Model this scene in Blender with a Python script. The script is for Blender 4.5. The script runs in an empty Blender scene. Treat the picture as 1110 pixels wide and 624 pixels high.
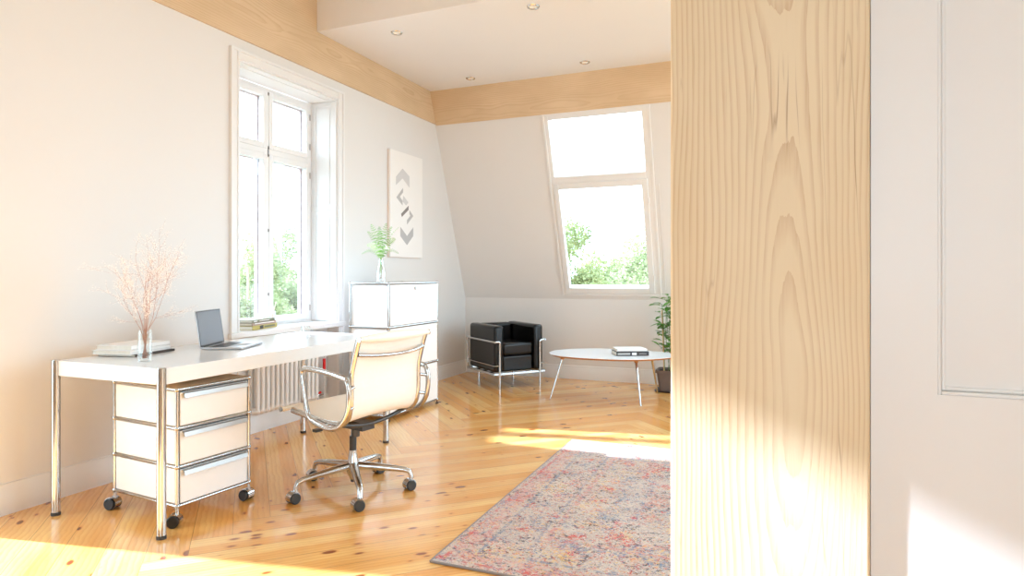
import bpy, bmesh, math, random
from mathutils import Vector, Matrix
C = bpy.context.scene.collection
S = bpy.context.scene
PI = math.pi
R = math.radians
random.seed(7)

# ------------------------------------------------------------------ materials
def srgb(r, g, b):
    f = lambda c: (c/255/12.92) if c/255 <= 0.04045 else ((c/255+0.055)/1.055)**2.4
    return (f(r), f(g), f(b), 1)

class NT:
    def __init__(s, name):
        s.m = bpy.data.materials.new(name); s.m.use_nodes = True
        s.t = s.m.node_tree; s.t.nodes.clear()
        s.out = s.t.nodes.new('ShaderNodeOutputMaterial')
    def n(s, typ, ins=None, **props):
        nd = s.t.nodes.new(typ)
        for k, v in props.items(): setattr(nd, k, v)
        for k, v in (ins or {}).items():
            sock = nd.inputs[k]
            if isinstance(v, bpy.types.NodeSocket): s.t.links.new(v, sock)
            else: sock.default_value = v
        return nd
    def math(s, op, a, b=0.0, c=0.0, clamp=False):
        nd = s.n('ShaderNodeMath', {0: a, 1: b, 2: c}, operation=op); nd.use_clamp = clamp
        return nd.outputs[0]
    def ramp(s, fac, stops):
        nd = s.n('ShaderNodeValToRGB', {0: fac}); e = nd.color_ramp.elements
        e[0].position, e[0].color = stops[0]; e[1].position, e[1].color = stops[-1]
        for p, c in stops[1:-1]:
            x = e.new(p); x.color = c
        return nd.outputs[0]
    def mix(s, f, a, b, mode='MIX'):
        nd = s.n('ShaderNodeMix', data_type='RGBA', blend_type=mode)
        for idx, v in ((0, f), (6, a), (7, b)):
            if isinstance(v, bpy.types.NodeSocket): s.t.links.new(v, nd.inputs[idx])
            else: nd.inputs[idx].default_value = v
        return nd.outputs[2]
    def noise(s, vec, scale, detail=3, rough=.55, dist=0.0):
        return s.n('ShaderNodeTexNoise', {'Vector': vec, 'Scale': scale, 'Detail': detail, 'Roughness': rough, 'Distortion': dist})
    def mapping(s, vec, scale=(1, 1, 1), loc=(0, 0, 0), rot=(0, 0, 0)):
        return s.n('ShaderNodeMapping', {'Vector': vec, 'Scale': scale, 'Location': loc, 'Rotation': rot}).outputs[0]
    def obj(s): return s.n('ShaderNodeTexCoord').outputs['Object']
    def step(s, v, lo, hi):
        return s.n('ShaderNodeMapRange', {0: v, 1: lo, 2: hi, 3: 0.0, 4: 1.0}).outputs[0]
    def bsdf(s, col, rough=.5, metal=0.0, bump=None, bstr=.1, bdist=.01, **kw):
        ins = {'Base Color': col, 'Roughness': rough, 'Metallic': metal}
        ins.update({k.replace('_', ' '): v for k, v in kw.items()})
        b = s.n('ShaderNodeBsdfPrincipled', ins)
        if bump is not None:
            bp = s.n('ShaderNodeBump', {'Height': bump, 'Strength': bstr, 'Distance': bdist})
            s.t.links.new(bp.outputs[0], b.inputs['Normal'])
        s.t.links.new(b.outputs[0], s.out.inputs[0])
        return s.m

def simple(name, col, rough=.5, metal=0.0, var=.03, scale=12, bump=0, **kw):
    t = NT(name); o = t.obj()
    f = t.noise(o, scale, 3).outputs[0]
    c2 = tuple(max(0, c*(1-var*2)) for c in col[:3]) + (1,)
    c1 = tuple(min(1, c*(1+var)) for c in col[:3]) + (1,)
    cc = t.mix(f, c2, c1)
    if bump: return t.bsdf(cc, rough, metal, t.noise(o, scale*12, 4).outputs[0], bump, .004, **kw)
    return t.bsdf(cc, rough, metal, **kw)

def mat_wood(name, axis, light, mid, dark, rscale=16, offset=(0, 0, 0), crack=False, rough=.55):
    """sawn softwood: growth rings round a pith lying along `axis`"""
    t = NT(name); o = t.obj()
    sc = [1, 1, 1]; sc[axis] = .045
    v = t.mapping(o, tuple(sc), offset)
    warp = t.noise(t.mapping(o, tuple(1 if i != axis else .42 for i in range(3))), 4.0, 1.5, .45)
    vv = t.n('ShaderNodeVectorMath', {0: warp.outputs['Color'], 1: (.5, .5, .5)}, operation='SUBTRACT').outputs[0]
    vv = t.n('ShaderNodeVectorMath', {0: vv, 3: .075}, operation='SCALE').outputs[0]
    vv = t.n('ShaderNodeVectorMath', {0: v, 1: vv}, operation='ADD').outputs[0]
    w = t.n('ShaderNodeTexWave', {'Vector': vv, 'Scale': rscale, 'Distortion': 1.9, 'Detail': 3.0, 'Detail Scale': 1.5, 'Detail Roughness': .6},
            wave_type='RINGS', rings_direction='XYZ'[axis], wave_profile='SAW').outputs['Fac']
    lines = t.step(w, .5, 1.0)
    fs = [260, 260, 260]; fs[axis] = 7
    fib = t.noise(t.mapping(o, tuple(fs)), 1, 3, .7).outputs[0]
    tone_var = t.noise(t.mapping(o, tuple(2 if i != axis else .8 for i in range(3))), 2.0, 3).outputs[0]  # broad random variation in the wood tone
    base = t.mix(t.step(tone_var, .3, .7), light, mid)
    amt = t.math('MULTIPLY', lines, t.step(fib, .15, .75))
    fade = t.step(t.noise(t.mapping(o, tuple(5 if i != axis else 1.2 for i in range(3)), (9, 2, 4)), 1, 2).outputs[0], .3, .65)
    col = t.mix(t.math('MULTIPLY', amt, t.math('ADD', .25, t.math('MULTIPLY', fade, .5))), base, dark)
    col = t.mix(t.math('MULTIPLY', t.step(fib, .52, .75), .22), col, mid)
    if crack:
        cs = [34, 34, 34]; cs[axis] = 1.6
        cr = t.noise(t.mapping(o, tuple(cs), (3.1, .4, .7)), 1, 2, .4).outputs[0]
        ln = t.step(t.math('ABSOLUTE', t.math('SUBTRACT', cr, .5)), .012, .0)
        gate = t.noise(t.mapping(o, tuple(5 if i != axis else 2.2 for i in range(3)), (1.7, 0, 5.3)), 1, 2).outputs[0]
        ln = t.math('MULTIPLY', ln, t.step(gate, .55, .68))
        col = t.mix(t.math('MULTIPLY', ln, .75), col, srgb(150, 100, 55))
    return t.bsdf(col, rough, 0, amt, .12, .003)

def mat_floor():
    t = NT('pine herringbone floor')
    uv = t.n('ShaderNodeUVMap', uv_map='UVMap').outputs[0]
    s = t.n('ShaderNodeSeparateXYZ', {0: uv})
    u, v = s.outputs[0], s.outputs[1]                     # metres along / across plus a whole number per board
    board = t.math('FLOOR', t.math('DIVIDE', v, 1.0))
    vv = t.math('FRACT', v)                               # across, metres (board width .163)
    # two strips per plank look: random tone per board
    rnd = t.n('ShaderNodeTexWhiteNoise', {'W': board}, noise_dimensions='1D').outputs['Value']
    half = t.math('GREATER_THAN', vv, .0815)
    rnd2 = t.n('ShaderNodeTexWhiteNoise', {'W': t.math('ADD', t.math('MULTIPLY', board, 2.13), half)}, noise_dimensions='1D').outputs['Value']
    vec = t.n('ShaderNodeCombineXYZ', {0: u, 1: vv, 2: t.math('MULTIPLY', board, .37)}).outputs[0]
    # growth rings
    ctr = t.math('ADD', t.math('MULTIPLY', rnd, .16), 0.0)
    wv = t.n('ShaderNodeCombineXYZ', {0: t.math('MULTIPLY', u, .05), 1: t.math('SUBTRACT', vv, ctr), 2: t.math('MULTIPLY', board, 1.7)}).outputs[0]
    warp = t.noise(vec, 5, 3, .6)
    wv2 = t.n('ShaderNodeVectorMath', {0: warp.outputs['Color'], 1: (.5, .5, .5)}, operation='SUBTRACT').outputs[0]
    wv2 = t.n('ShaderNodeVectorMath', {0: wv2, 3: .05}, operation='SCALE').outputs[0]
    wv2 = t.n('ShaderNodeVectorMath', {0: wv2, 1: wv}, operation='ADD').outputs[0]
    w = t.n('ShaderNodeTexWave', {'Vector': wv2, 'Scale': 13, 'Distortion': 1.0, 'Detail': 2.0, 'Detail Scale': 2.0},
            wave_type='BANDS', bands_direction='Y', wave_profile='SAW').outputs['Fac']
    grain = t.step(w, .35, 1.0)
    c = t.mix(rnd2, srgb(246, 200, 128), srgb(228, 160, 82))
    big = t.noise(t.mapping(vec, (1.2, 6, 1)), 1.6, 3).outputs[0]
    c = t.mix(t.math('MULTIPLY', t.step(big, .45, .75), .55), c, srgb(214, 138, 62))
    c = t.mix(t.math('MULTIPLY', grain, .38), c, srgb(196, 120, 52))
    # knots: clustered
    kv = t.mapping(vec, (8.0, 17.0, 1.0))
    vo = t.n('ShaderNodeTexVoronoi', {'Vector': kv, 'Scale': 1.0, 'Randomness': 1.0}, feature='F1')
    sel = t.n('ShaderNodeSeparateColor', {0: vo.outputs['Color']}).outputs[0]
    gate = t.noise(t.mapping(vec, (1.4, 3.0, 1.3)), 1.0, 1).outputs[0]
    rad = t.math('MULTIPLY', t.step(sel, .2, .8), t.step(gate, .45, .54))
    kd = t.math('SUBTRACT', vo.outputs['Distance'], t.math('MULTIPLY', rad, .24))
    halo = t.step(kd, .12, .0)
    core = t.step(kd, .03, -.04)
    c = t.mix(t.math('MULTIPLY', halo, .45), c, srgb(200, 104, 40))
    c = t.mix(t.math('MULTIPLY', core, .9), c, srgb(118, 50, 24))
    # seams
    e1 = t.math('MINIMUM', vv, t.math('SUBTRACT', .163, vv))
    seam = t.step(e1, .0022, .0008)
    uu = t.n('ShaderNodeUVMap', uv_map='ends').outputs[0]
    e2 = t.n('ShaderNodeSeparateXYZ', {0: uu}).outputs[0]
    end = t.step(t.math('MINIMUM', e2, t.math('SUBTRACT', 1.793, e2)), .0022, .0008)
    sm = t.math('MAXIMUM', seam, end)
    c = t.mix(t.math('MULTIPLY', sm, .62), c, srgb(120, 74, 34))
    m = t.bsdf(c, t.math('ADD', .17, t.math('MULTIPLY', grain, .07)), 0, t.math('MULTIPLY', sm, -1), .25, .002)
    b = [x for x in t.t.nodes if x.type == 'BSDF_PRINCIPLED'][0]
    b.inputs['Coat Weight'].default_value = .35; b.inputs['Coat Roughness'].default_value = .12
    return m

def mat_rug(W, H):
    t = NT('distressed persian wool'); o = t.obj()
    s = t.n('ShaderNodeSeparateXYZ', {0: o}); x, y = s.outputs[0], s.outputs[1]
    ax = t.math('ABSOLUTE', t.math('SUBTRACT', x, W/2)); ay = t.math('ABSOLUTE', t.math('SUBTRACT', y, H/2))
    p = t.n('ShaderNodeCombineXYZ', {0: ax, 1: ay, 2: 0.0}).outputs[0]
    wob = t.noise(o, 30, 4, .7)
    pw = t.n('ShaderNodeVectorMath', {0: wob.outputs['Color'], 3: .035}, operation='SCALE').outputs[0]
    pw = t.n('ShaderNodeVectorMath', {0: p, 1: pw}, operation='ADD').outputs[0]
    d = t.math('MINIMUM', t.math('SUBTRACT', W/2, ax), t.math('SUBTRACT', H/2, ay))      # distance to the edge
    col = t.mix(t.step(t.noise(o, 7, 4).outputs[0], .3, .7), srgb(206, 190, 176), srgb(188, 170, 158))
    col = t.mix(t.math('MULTIPLY', t.step(t.noise(o, 2.2, 3).outputs[0], .45, .7), .5), col, srgb(174, 152, 142))
    wear = t.noise(o, 160, 3, .7).outputs[0]
    def motif(seed, scale, lo, hi, tint, speck, slo, amt, rings=False):
        nonlocal col
        q = t.mapping(pw, (1, 1, 1), (seed, seed*1.7, 0))
        if rings:
            vo = t.n('ShaderNodeTexVoronoi', {'Vector': q, 'Scale': scale}, feature='F1').outputs['Distance']
            mk = t.step(t.math('ABSOLUTE', t.math('SUBTRACT', vo, .33)), hi, lo)
        else:
            mk = t.step(t.noise(q, scale, 3, .6).outputs[0], lo, hi)
        sp = t.noise(t.mapping(o, (1, 1.15, 1), (seed*3.3, seed, 0)), speck, 3, .75).outputs[0]
        mk = t.math('MULTIPLY', mk, t.step(sp, slo, slo+.02))
        col = t.mix(t.math('MULTIPLY', mk, amt), col, tint)
    motif(1.3, 4, .02, .10, srgb(110, 130, 154), 55, .51, .8, True)
    motif(4.1, 6, .54, .60, srgb(214, 132, 108), 62, .53, .8)
    motif(7.7, 7, .02, .09, srgb(56, 52, 70), 60, .52, .95, True)
    motif(9.2, 5, .55, .61, srgb(222, 186, 122), 66, .53, .8)
    motif(2.9, 7, .59, .64, srgb(208, 64, 62), 66, .50, .9)
    motif(6.3, 9, .03, .12, srgb(186, 96, 90), 84, .57, .7, True)
    motif(5.5, 9, .57, .64, srgb(98, 124, 150), 74, .52, .8)
    motif(8.4, 4, .30, .55, srgb(44, 36, 46), 62, .588, .95)
    motif(3.7, 4, .30, .55, srgb(196, 58, 54), 64, .588, .85)
    motif(2.2, 4, .30, .55, srgb(72, 100, 138), 68, .585, .8)
    motif(1.9, 4, .30, .55, srgb(230, 178, 88), 66, .597, .8)
    motif(3.1, 4, .30, .55, srgb(226, 212, 200), 96, .57, .7)
    # border bands
    for lo, w_, tint, a in ((.035, .012, srgb(200, 96, 96), .75), (.085, .05, srgb(214, 140, 132), .45), (.15, .012, srgb(104, 122, 146), .7),
                            (.33, .010, srgb(120, 128, 150), .6), (.37, .02, srgb(206, 120, 116), .5)):
        b = t.step(t.math('ABSOLUTE', t.math('SUBTRACT', t.math('ADD', d, t.math('MULTIPLY', t.math('SUBTRACT', wear, .5), .02)), lo)), w_, w_*.5)
        b = t.math('MULTIPLY', b, t.step(t.noise(o, 45, 3, .7).outputs[0], .46, .56))
        col = t.mix(t.math('MULTIPLY', b, a), col, tint)
    col = t.mix(t.math('MULTIPLY', t.step(wear, .5, .75), .18), col, srgb(206, 192, 180))
    return t.bsdf(col, .95, 0, t.noise(o, 420, 2).outputs[0], .5, .004)

def mat_glass(name, tint=(1, 1, 1, 1), fac=.08):
    t = NT(name)
    tr = t.n('ShaderNodeBsdfTransparent', {'Color': tint})
    gl = t.n('ShaderNodeBsdfGlossy', {'Roughness': .02, 'Color': (1, 1, 1, 1)})
    lw = t.n('ShaderNodeLayerWeight', {'Blend': .25})
    f = t.math('ADD', t.math('MULTIPLY', lw.outputs['Facing'], fac*4), fac*.3, clamp=True)
    mx = t.n('ShaderNodeMixShader', {0: f, 1: tr.outputs[0], 2: gl.outputs[0]})
    t.t.links.new(mx.outputs[0], t.out.inputs[0])
    return t.m

def mat_leaf(name, c1, c2, trans=.35, rough=.45, scale=3):
    t = NT(name); o = t.obj()
    f = t.noise(o, scale, 4, .6).outputs[0]
    col = t.mix(t.step(f, .3, .7), c1, c2)
    b = t.n('ShaderNodeBsdfPrincipled', {'Base Color': col, 'Roughness': rough})
    tl = t.n('ShaderNodeBsdfTranslucent', {'Color': col})
    mx = t.n('ShaderNodeMixShader', {0: trans, 1: b.outputs[0], 2: tl.outputs[0]})
    t.t.links.new(mx.outputs[0], t.out.inputs[0])
    return t.m

M = {}
M['wall'] = simple('warm white wall paint', srgb(224, 221, 218), .85, var=.008, scale=2, bump=.03)
M['ceil'] = simple('ceiling paint', srgb(228, 226, 225), .9, var=.008, scale=2)
M['trim'] = simple('white gloss joinery paint', srgb(230, 228, 226), .35, var=.008, scale=4)
M['door'] = simple('white satin door paint', srgb(236, 231, 226), .4, var=.008, scale=4)
M['floor'] = mat_floor()
M['post'] = mat_wood('sawn spruce post', 2, srgb(234, 214, 180), srgb(226, 200, 160), srgb(186, 134, 80), 36, (-3.44, -1.135, 0), True, .6)
M['beam_y'] = mat_wood('sawn spruce beam lengthwise', 1, srgb(220, 194, 160), srgb(206, 178, 142), srgb(178, 140, 98), 22, (.06, 0, -3.0), False, .6)
M['beam_x'] = mat_wood('sawn spruce beam crosswise', 0, srgb(220, 194, 160), srgb(206, 178, 142), srgb(178, 140, 98), 22, (0, -6.1, -2.88), False, .6)
M['chrome'] = simple('polished chrome', (.56, .55, .54, 1), .12, 1.0, .01)
M['alu'] = simple('polished aluminium', (.58, .57, .56, 1), .18, 1.0, .01)
M['brushed'] = simple('brushed aluminium', (.56, .55, .54, 1), .42, .85, .01)
M['lacquer'] = simple('white powder coated steel', srgb(241, 240, 239), .3, var=.006)
M['desktop'] = simple('white lacquered desk top', srgb(228, 227, 226), .16, var=.006)
M['ctop'] = simple('steel sheet with painted wood reflection', srgb(214, 190, 160), .4, var=.02)  # beige paints the reflected wood into the panel colour
M['black'] = simple('black plastic', srgb(30, 29, 29), .35, var=.05)
M['rubber'] = simple('dark grey rubber', srgb(58, 56, 54), .6, var=.05)
M['darkmetal'] = simple('dark grey cast metal', srgb(84, 82, 80), .35, .7, .05)
M['mesh'] = simple('cream ribbed seat fabric', srgb(240, 229, 212), .7, var=.01, scale=6)
M['leather'] = simple('black leather', srgb(19, 15, 14), .24, var=.15, scale=9, bump=.10, Specular_IOR_Level=.38)
M['lamin'] = simple('pale grey table laminate', srgb(226, 227, 229), .25, var=.01)
M['ply'] = simple('oak plywood edge', srgb(186, 132, 84), .45, var=.08, scale=30)
M['glass'] = mat_glass('clear glass pane')
M['vase'] = mat_glass('clear drinking glass', (.965, .975, .972, 1), .12)
M['radiator'] = simple('white radiator enamel', srgb(240, 237, 233), .3, var=.006)
M['red'] = simple('red plastic', srgb(226, 24, 24), .4, var=.03)
M['rug'] = None
M['screen'] = simple('grey laptop screen glass', srgb(112, 116, 120), .22, var=.04, scale=3)
M['silver'] = simple('silver aluminium laptop body', srgb(196, 196, 198), .35, .6, .01)
M['paper'] = simple('book pages', srgb(232, 224, 210), .8, var=.05, scale=60)
M['whitebook'] = simple('white linen book cover', srgb(238, 234, 230), .7, var=.02, scale=60)
M['blackbook'] = simple('dark brown book cover', srgb(70, 58, 52), .6, var=.1)
M['olive'] = simple('olive yellow book cover', srgb(186, 168, 96), .6, var=.08)
M['greenbook'] = simple('grey green book cover', srgb(122, 122, 98), .6, var=.08)
M['pinkbook'] = simple('dusty brown book cover', srgb(168, 140, 124), .6, var=.08)
M['ink'] = simple('dark ink', srgb(66, 62, 62), .6, var=.1)
M['canvas'] = simple('off white print paper', srgb(238, 234, 230), .7, var=.01)
M['frameedge'] = simple('pale wood picture edge', srgb(226, 208, 196), .5, var=.05)
M['g1'] = simple('pale grey print ink', srgb(206, 203, 201), .7, var=.02)
M['g2'] = simple('mid grey print ink', srgb(184, 180, 178), .7, var=.02)
M['g3'] = simple('dark grey print ink', srgb(134, 126, 123), .7, var=.02)
M['candle'] = simple('ivory pink wax', srgb(240, 220, 206), .5, var=.02)
M['twig'] = simple('pale reddish twig bark', srgb(186, 136, 116), .7, var=.1, scale=40)
M['bud'] = simple('pale pink buds', srgb(252, 244, 236), .8, var=.03)
M['fern'] = mat_leaf('fresh fern green', srgb(104, 164, 60), srgb(140, 192, 92), .3, .5, 20)
M['fernpale'] = mat_leaf('pale fern underside', srgb(150, 196, 112), srgb(190, 214, 160), .3, .5, 20)
M['leaf'] = mat_leaf('glossy plant leaf', srgb(70, 130, 44), srgb(112, 170, 70), .2, .3, 18)
M['cane'] = simple('bamboo cane', srgb(206, 172, 116), .5, var=.08, scale=30)
M['stem'] = simple('green plant stem', srgb(92, 124, 54), .5, var=.08)
M['pot'] = simple('weathered taupe clay pot', srgb(118, 104, 98), .75, var=.12, scale=14)
M['soil'] = simple('potting soil', srgb(52, 40, 32), .95, var=.2, scale=50, bump=.6)
M['tree1'] = mat_leaf('garden tree foliage', srgb(104, 118, 66), srgb(184, 190, 142), .4, .6, 1.2)
M['tree2'] = mat_leaf('light garden tree foliage', srgb(112, 126, 78), srgb(194, 200, 158), .4, .6, 1.2)
M['bark'] = simple('grey tree bark', srgb(120, 108, 96), .9, var=.15, scale=8)
M['lawn'] = simple('garden lawn', srgb(150, 146, 134), .9, var=.1, scale=3)
M['maroon'] = simple('mauve brown outer window paint', srgb(196, 180, 182), .5, var=.03)
M['hingem'] = simple('aged grey hinge metal', srgb(150, 142, 136), .4, .4, .05)
M['pull'] = simple('pale brushed finger plate', srgb(222, 206, 190), .4, var=.02)
M['lens'] = simple('frosted lamp lens', srgb(250, 246, 236), .4, var=.01)
M['facade'] = simple('outside render', srgb(226, 220, 210), .9, var=.02)

# ------------------------------------------------------------------ mesh builder
class MB:
    def __init__(s): s.v = []; s.f = []; s.sm = []
    def add(s, vs, fs, smooth=False, mtx=None):
        o = len(s.v)
        for p in vs:
            p = Vector(p)
            s.v.append(tuple(mtx @ p if mtx else p))
        for f in fs: s.f.append(tuple(i+o for i in f)); s.sm.append(smooth)
        return s
    def box(s, x0, x1, y0, y1, z0, z1, mtx=None):
        vs = [(x, y, z) for x in (x0, x1) for y in (y0, y1) for z in (z0, z1)]
        return s.add(vs, [(0, 1, 3, 2), (4, 6, 7, 5), (0, 4, 5, 1), (2, 3, 7, 6), (0, 2, 6, 4), (1, 5, 7, 3)], False, mtx)
    def prism(s, poly, z0, z1, mtx=None, smooth=False):
        """polygon in xy (counter-clockwise) extruded in z"""
        n = len(poly)
        vs = [(x, y, z0) for x, y in poly] + [(x, y, z1) for x, y in poly]
        o = len(s.v)
        s.add(vs, [tuple(range(n-1, -1, -1)), tuple(range(n, 2*n))], False, mtx)
        for i in range(n):
            j = (i+1) % n; s.f.append((o+i, o+j, o+n+j, o+n+i)); s.sm.append(smooth)
        return s
    def lathe(s, prof, c=(0, 0, 0), seg=24, mtx=None):
        vs = []; fs = []
        n = len(prof)
        for k in range(seg):
            a = 2*PI*k/seg
            for r, z in prof: vs.append((c[0]+r*math.cos(a), c[1]+r*math.sin(a), c[2]+z))
        for k in range(seg):
            k2 = (k+1) % seg
            for i in range(n-1):
                fs.append((k*n+i, k2*n+i, k2*n+i+1, k*n+i+1))
        return s.add(vs, fs, True, mtx)
    def cyl(s, p0, p1, r0, r1=None, seg=16, smooth=True):
        return s.tube([p0, p1], [r0, r0 if r1 is None else r1], seg)
    def tube(s, pts, r, seg=12, closed=False, cap=True, flat=1.0):
        pts = [Vector(p) for p in pts]; n = len(pts)
        rs = r if isinstance(r, (list, tuple)) else [r]*n
        T = []
        for i in range(n):
            a = pts[(i-1) % n] if (closed or i > 0) else pts[i]
            b = pts[(i+1) % n] if (closed or i < n-1) else pts[i]
            d = (b-a); T.append(d.normalized() if d.length > 1e-9 else Vector((0, 0, 1)))
        up = Vector((0, 0, 1)) if abs(T[0].z) < .9 else Vector((1, 0, 0))
        N = (up - T[0]*up.dot(T[0])).normalized()
        vs = []; fs = []
        for i in range(n):
            N = (N - T[i]*N.dot(T[i]))
            N = N.normalized() if N.length > 1e-6 else Vector((1, 0, 0))
            B = T[i].cross(N)
            for k in range(seg):
                a = 2*PI*k/seg
                vs.append(pts[i] + (N*math.cos(a)*flat + B*math.sin(a))*rs[i])
        m = n if closed else n-1
        for i in range(m):
            j = (i+1) % n
            for k in range(seg):
                k2 = (k+1) % seg
                fs.append((i*seg+k, i*seg+k2, j*seg+k2, j*seg+k))
        s.add(vs, fs, True)
        if cap and not closed:
            o = len(s.v) - n*seg
            s.f.append(tuple(o+k for k in range(seg-1, -1, -1))); s.sm.append(False)
            s.f.append(tuple(o+(n-1)*seg+k for k in range(seg))); s.sm.append(False)
        return s
    def sphere(s, c, r, seg=12, rings=8, sc=(1, 1, 1), mtx=None):
        vs = [(c[0], c[1], c[2]+r*sc[2])]; fs = []
        for i in range(1, rings):
            th = PI*i/rings
            for k in range(seg):
                a = 2*PI*k/seg
                vs.append((c[0]+r*sc[0]*math.sin(th)*math.cos(a), c[1]+r*sc[1]*math.sin(th)*math.sin(a), c[2]+r*sc[2]*math.cos(th)))
        vs.append((c[0], c[1], c[2]-r*sc[2])); L = len(vs)-1
        for k in range(seg):
            fs.append((0, 1+k, 1+(k+1) % seg)); fs.append((L, L-seg+(k+1) % seg, L-seg+k))
        for i in range(rings-2):
            for k in range(seg):
                a = 1+i*seg+k; b = 1+i*seg+(k+1) % seg
                fs.append((a, a+seg, b+seg, b))
        return s.add(vs, fs, True, mtx)
    def build(s, name, mat, parent=None, bevel=0, bseg=2, sub=0):
        me = bpy.data.meshes.new(name); me.from_pydata(s.v, [], s.f)
        me.polygons.foreach_set('use_smooth', s.sm); me.materials.append(mat); me.update()
        me.set_sharp_from_angle(angle=R(38))
        o = bpy.data.objects.new(name, me); C.objects.link(o)
        if parent: o.parent = parent
        if bevel:
            b = o.modifiers.new('bevel', 'BEVEL'); b.width = bevel; b.segments = bseg; b.limit_method = 'ANGLE'; b.angle_limit = R(40); b.harden_normals = False
        if sub:
            u = o.modifiers.new('sub', 'SUBSURF'); u.levels = u.render_levels = sub
        return o

def smooth_path(pts, k=6, closed=False):
    """Catmull-Rom through the points"""
    P = [Vector(p) for p in pts]; n = len(P); out = []
    rng = n if closed else n-1
    for i in range(rng):
        p0 = P[(i-1) % n] if (closed or i > 0) else P[i]
        p1, p2 = P[i], P[(i+1) % n]
        p3 = P[(i+2) % n] if (closed or i < n-2) else p2
        for j in range(k):
            t = j/k
            out.append(.5*((2*p1)+(p2-p0)*t+(2*p0-5*p1+4*p2-p3)*t*t+(3*p1-p0-3*p2+p3)*t**3))
    if not closed: out.append(P[-1])
    return out

def tag(o, label, cat, group=None):
    o['label'] = label; o['category'] = cat
    if group: o['group'] = group
    return o
def thing(name, label, cat, loc=(0, 0, 0), rz=0, group=None):
    o = bpy.data.objects.new(name, None); C.objects.link(o); o.location = loc; o.rotation_euler = (0, 0, rz)
    o.empty_display_size = .1
    return tag(o, label, cat, group)
def struct(o): o['kind'] = 'structure'; return o
def sempty(name, loc=(0, 0, 0)):
    o = bpy.data.objects.new(name, None); C.objects.link(o); o.location = loc; return struct(o)
def copy_tree(o, parent=None):
    c = o.copy(); C.objects.link(c)
    if parent: c.parent = parent
    for ch in list(o.children): copy_tree(ch, c)
    return c

# ------------------------------------------------------------------ the room
YB = 6.78          # back knee wall
YS, ZS, ZK = 6.06, 2.78, .885      # slope: from (YB, ZK) to (YS, ZS)
XE = 5.6; YF = -2.4; T = .3
ZU = 3.5           # upper ceiling
ZL = 3.105         # lowered ceiling
WY0, WY1, WZ0, WZ1 = 3.315, 4.385, .745, 2.63
FY0, FY1, FZ1 = .3, 1.65, 2.70

# floor boards: 45 degree herringbone
def make_floor():
    W = .1628; n = 11; q = W/math.sqrt(2)
    A = Vector((1, 1)); B = Vector((-1, 1))
    o = Vector((1.200, 1.895))
    vs = []; fs = []; uvs = []; ends = []
    def plank(a0, a1, b0, b1, idn, along_a):
        pts = [(a0, b0), (a1, b0), (a1, b1), (a0, b1)]
        w = [o + A*q*a + B*q*b for a, b in pts]
        cx = sum(p.x for p in w)/4; cy = sum(p.y for p in w)/4
        if not (-1.4 < cx < XE+1.4 and YF-1.4 < cy < YB+1.4): return
        k = len(vs)
        vs.extend([(p.x, p.y, 0) for p in w]); fs.append((k, k+1, k+2, k+3))
        off = random.uniform(0, 50)
        for a, b in pts:
            l = ((a-a0) if along_a else (b-b0))*W; c = ((b-b0) if along_a else (a-a0))*W
            uvs.append((off+l, idn+c)); ends.append((l, c))
    i = 0
    for j in range(-4, 5):
        for k in range(-60, 70):
            da = j*n + k; db = -j*n + k
            plank(da, da+n, db, db+1, i, True); i += 1
            plank(da, da+1, db+1, db+1+n, i, False); i += 1
    me = bpy.data.meshes.new('floor'); me.from_pydata(vs, [], fs)
    u1 = me.uv_layers.new(name='UVMap'); u2 = me.uv_layers.new(name='ends')
    for li in range(len(me.loops)):
        vi = me.loops[li].vertex_index
        u1.data[li].uv = uvs[vi]; u2.data[li].uv = ends[vi]
    bm = bmesh.new(); bm.from_mesh(me)
    for co, no in (((-.12, 0, 0), (-1, 0, 0)), ((XE+.05, 0, 0), (1, 0, 0)), ((0, YF-.05, 0), (0, -1, 0)), ((0, YB+.05, 0), (0, 1, 0))):
        bmesh.ops.bisect_plane(bm, geom=bm.verts[:]+bm.edges[:]+bm.faces[:], plane_co=co, plane_no=no, clear_outer=True)
    bm.to_mesh(me); bm.free(); me.materials.append(M['floor'])
    f = bpy.data.objects.new('floor', me); C.objects.link(f); struct(f)
    sub = MB().box(-.3, XE+.3, YF-.3, YB+.3, -.3, -.004).build('floor', M['facade']); struct(sub)
make_floor()

# left wall with its window opening, radiator niche and the garden door behind the camera
w = MB()
w.box(-T, 0, YF-.3, FY0, 0, ZU)
w.box(-T, 0, FY0, FY1, FZ1, ZU)
w.box(-T, 0, FY1, WY0, 0, ZU)
w.box(-T, 0, WY0, WY1, WZ1, ZU)
w.box(-T, -.1, WY0, WY1, 0, WZ0-.028)
w.box(-T, 0, WY1, YB+.3, 0, ZU)
struct(w.build('wall_left', M['wall']))
# knee wall + mansard slope with the roof window opening
kk = (YB-YS)/(ZS-ZK)
ang = math.atan(kk)
RX0, RX1 = 1.235, 2.30      # roof window outer frame
def slope_y(z): return YB-(z-ZK)*kk
def P_sl(x, z, off=0):      # a point on the slope, off = outward
    n = Vector((0, math.cos(ang), math.sin(ang)))
    p = Vector((x, slope_y(z), z)) + n*off
    return p
def slab(mb, x0, x1, z0, z1, o0, o1):
    vs = [P_sl(x, z, o) for x in (x0, x1) for o in (o0, o1) for z in (z0, z1)]
    mb.add(vs, [(0, 1, 3, 2), (4, 6, 7, 5), (0, 4, 5, 1), (2, 3, 7, 6), (0, 2, 6, 4), (1, 5, 7, 3)])
    return mb
struct(MB().box(-.3, XE+.3, YB, YB+.3, 0, ZK).build('wall_back', M['wall']))
w = MB()
RZ0, RZ1 = .94, 2.772
slab(w, -.3, RX0, ZK, 3.7, 0, .22)
slab(w, RX0, RX1, ZK, RZ0, 0, .22)
slab(w, RX0, RX1, RZ1, 3.7, 0, .22)
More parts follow.
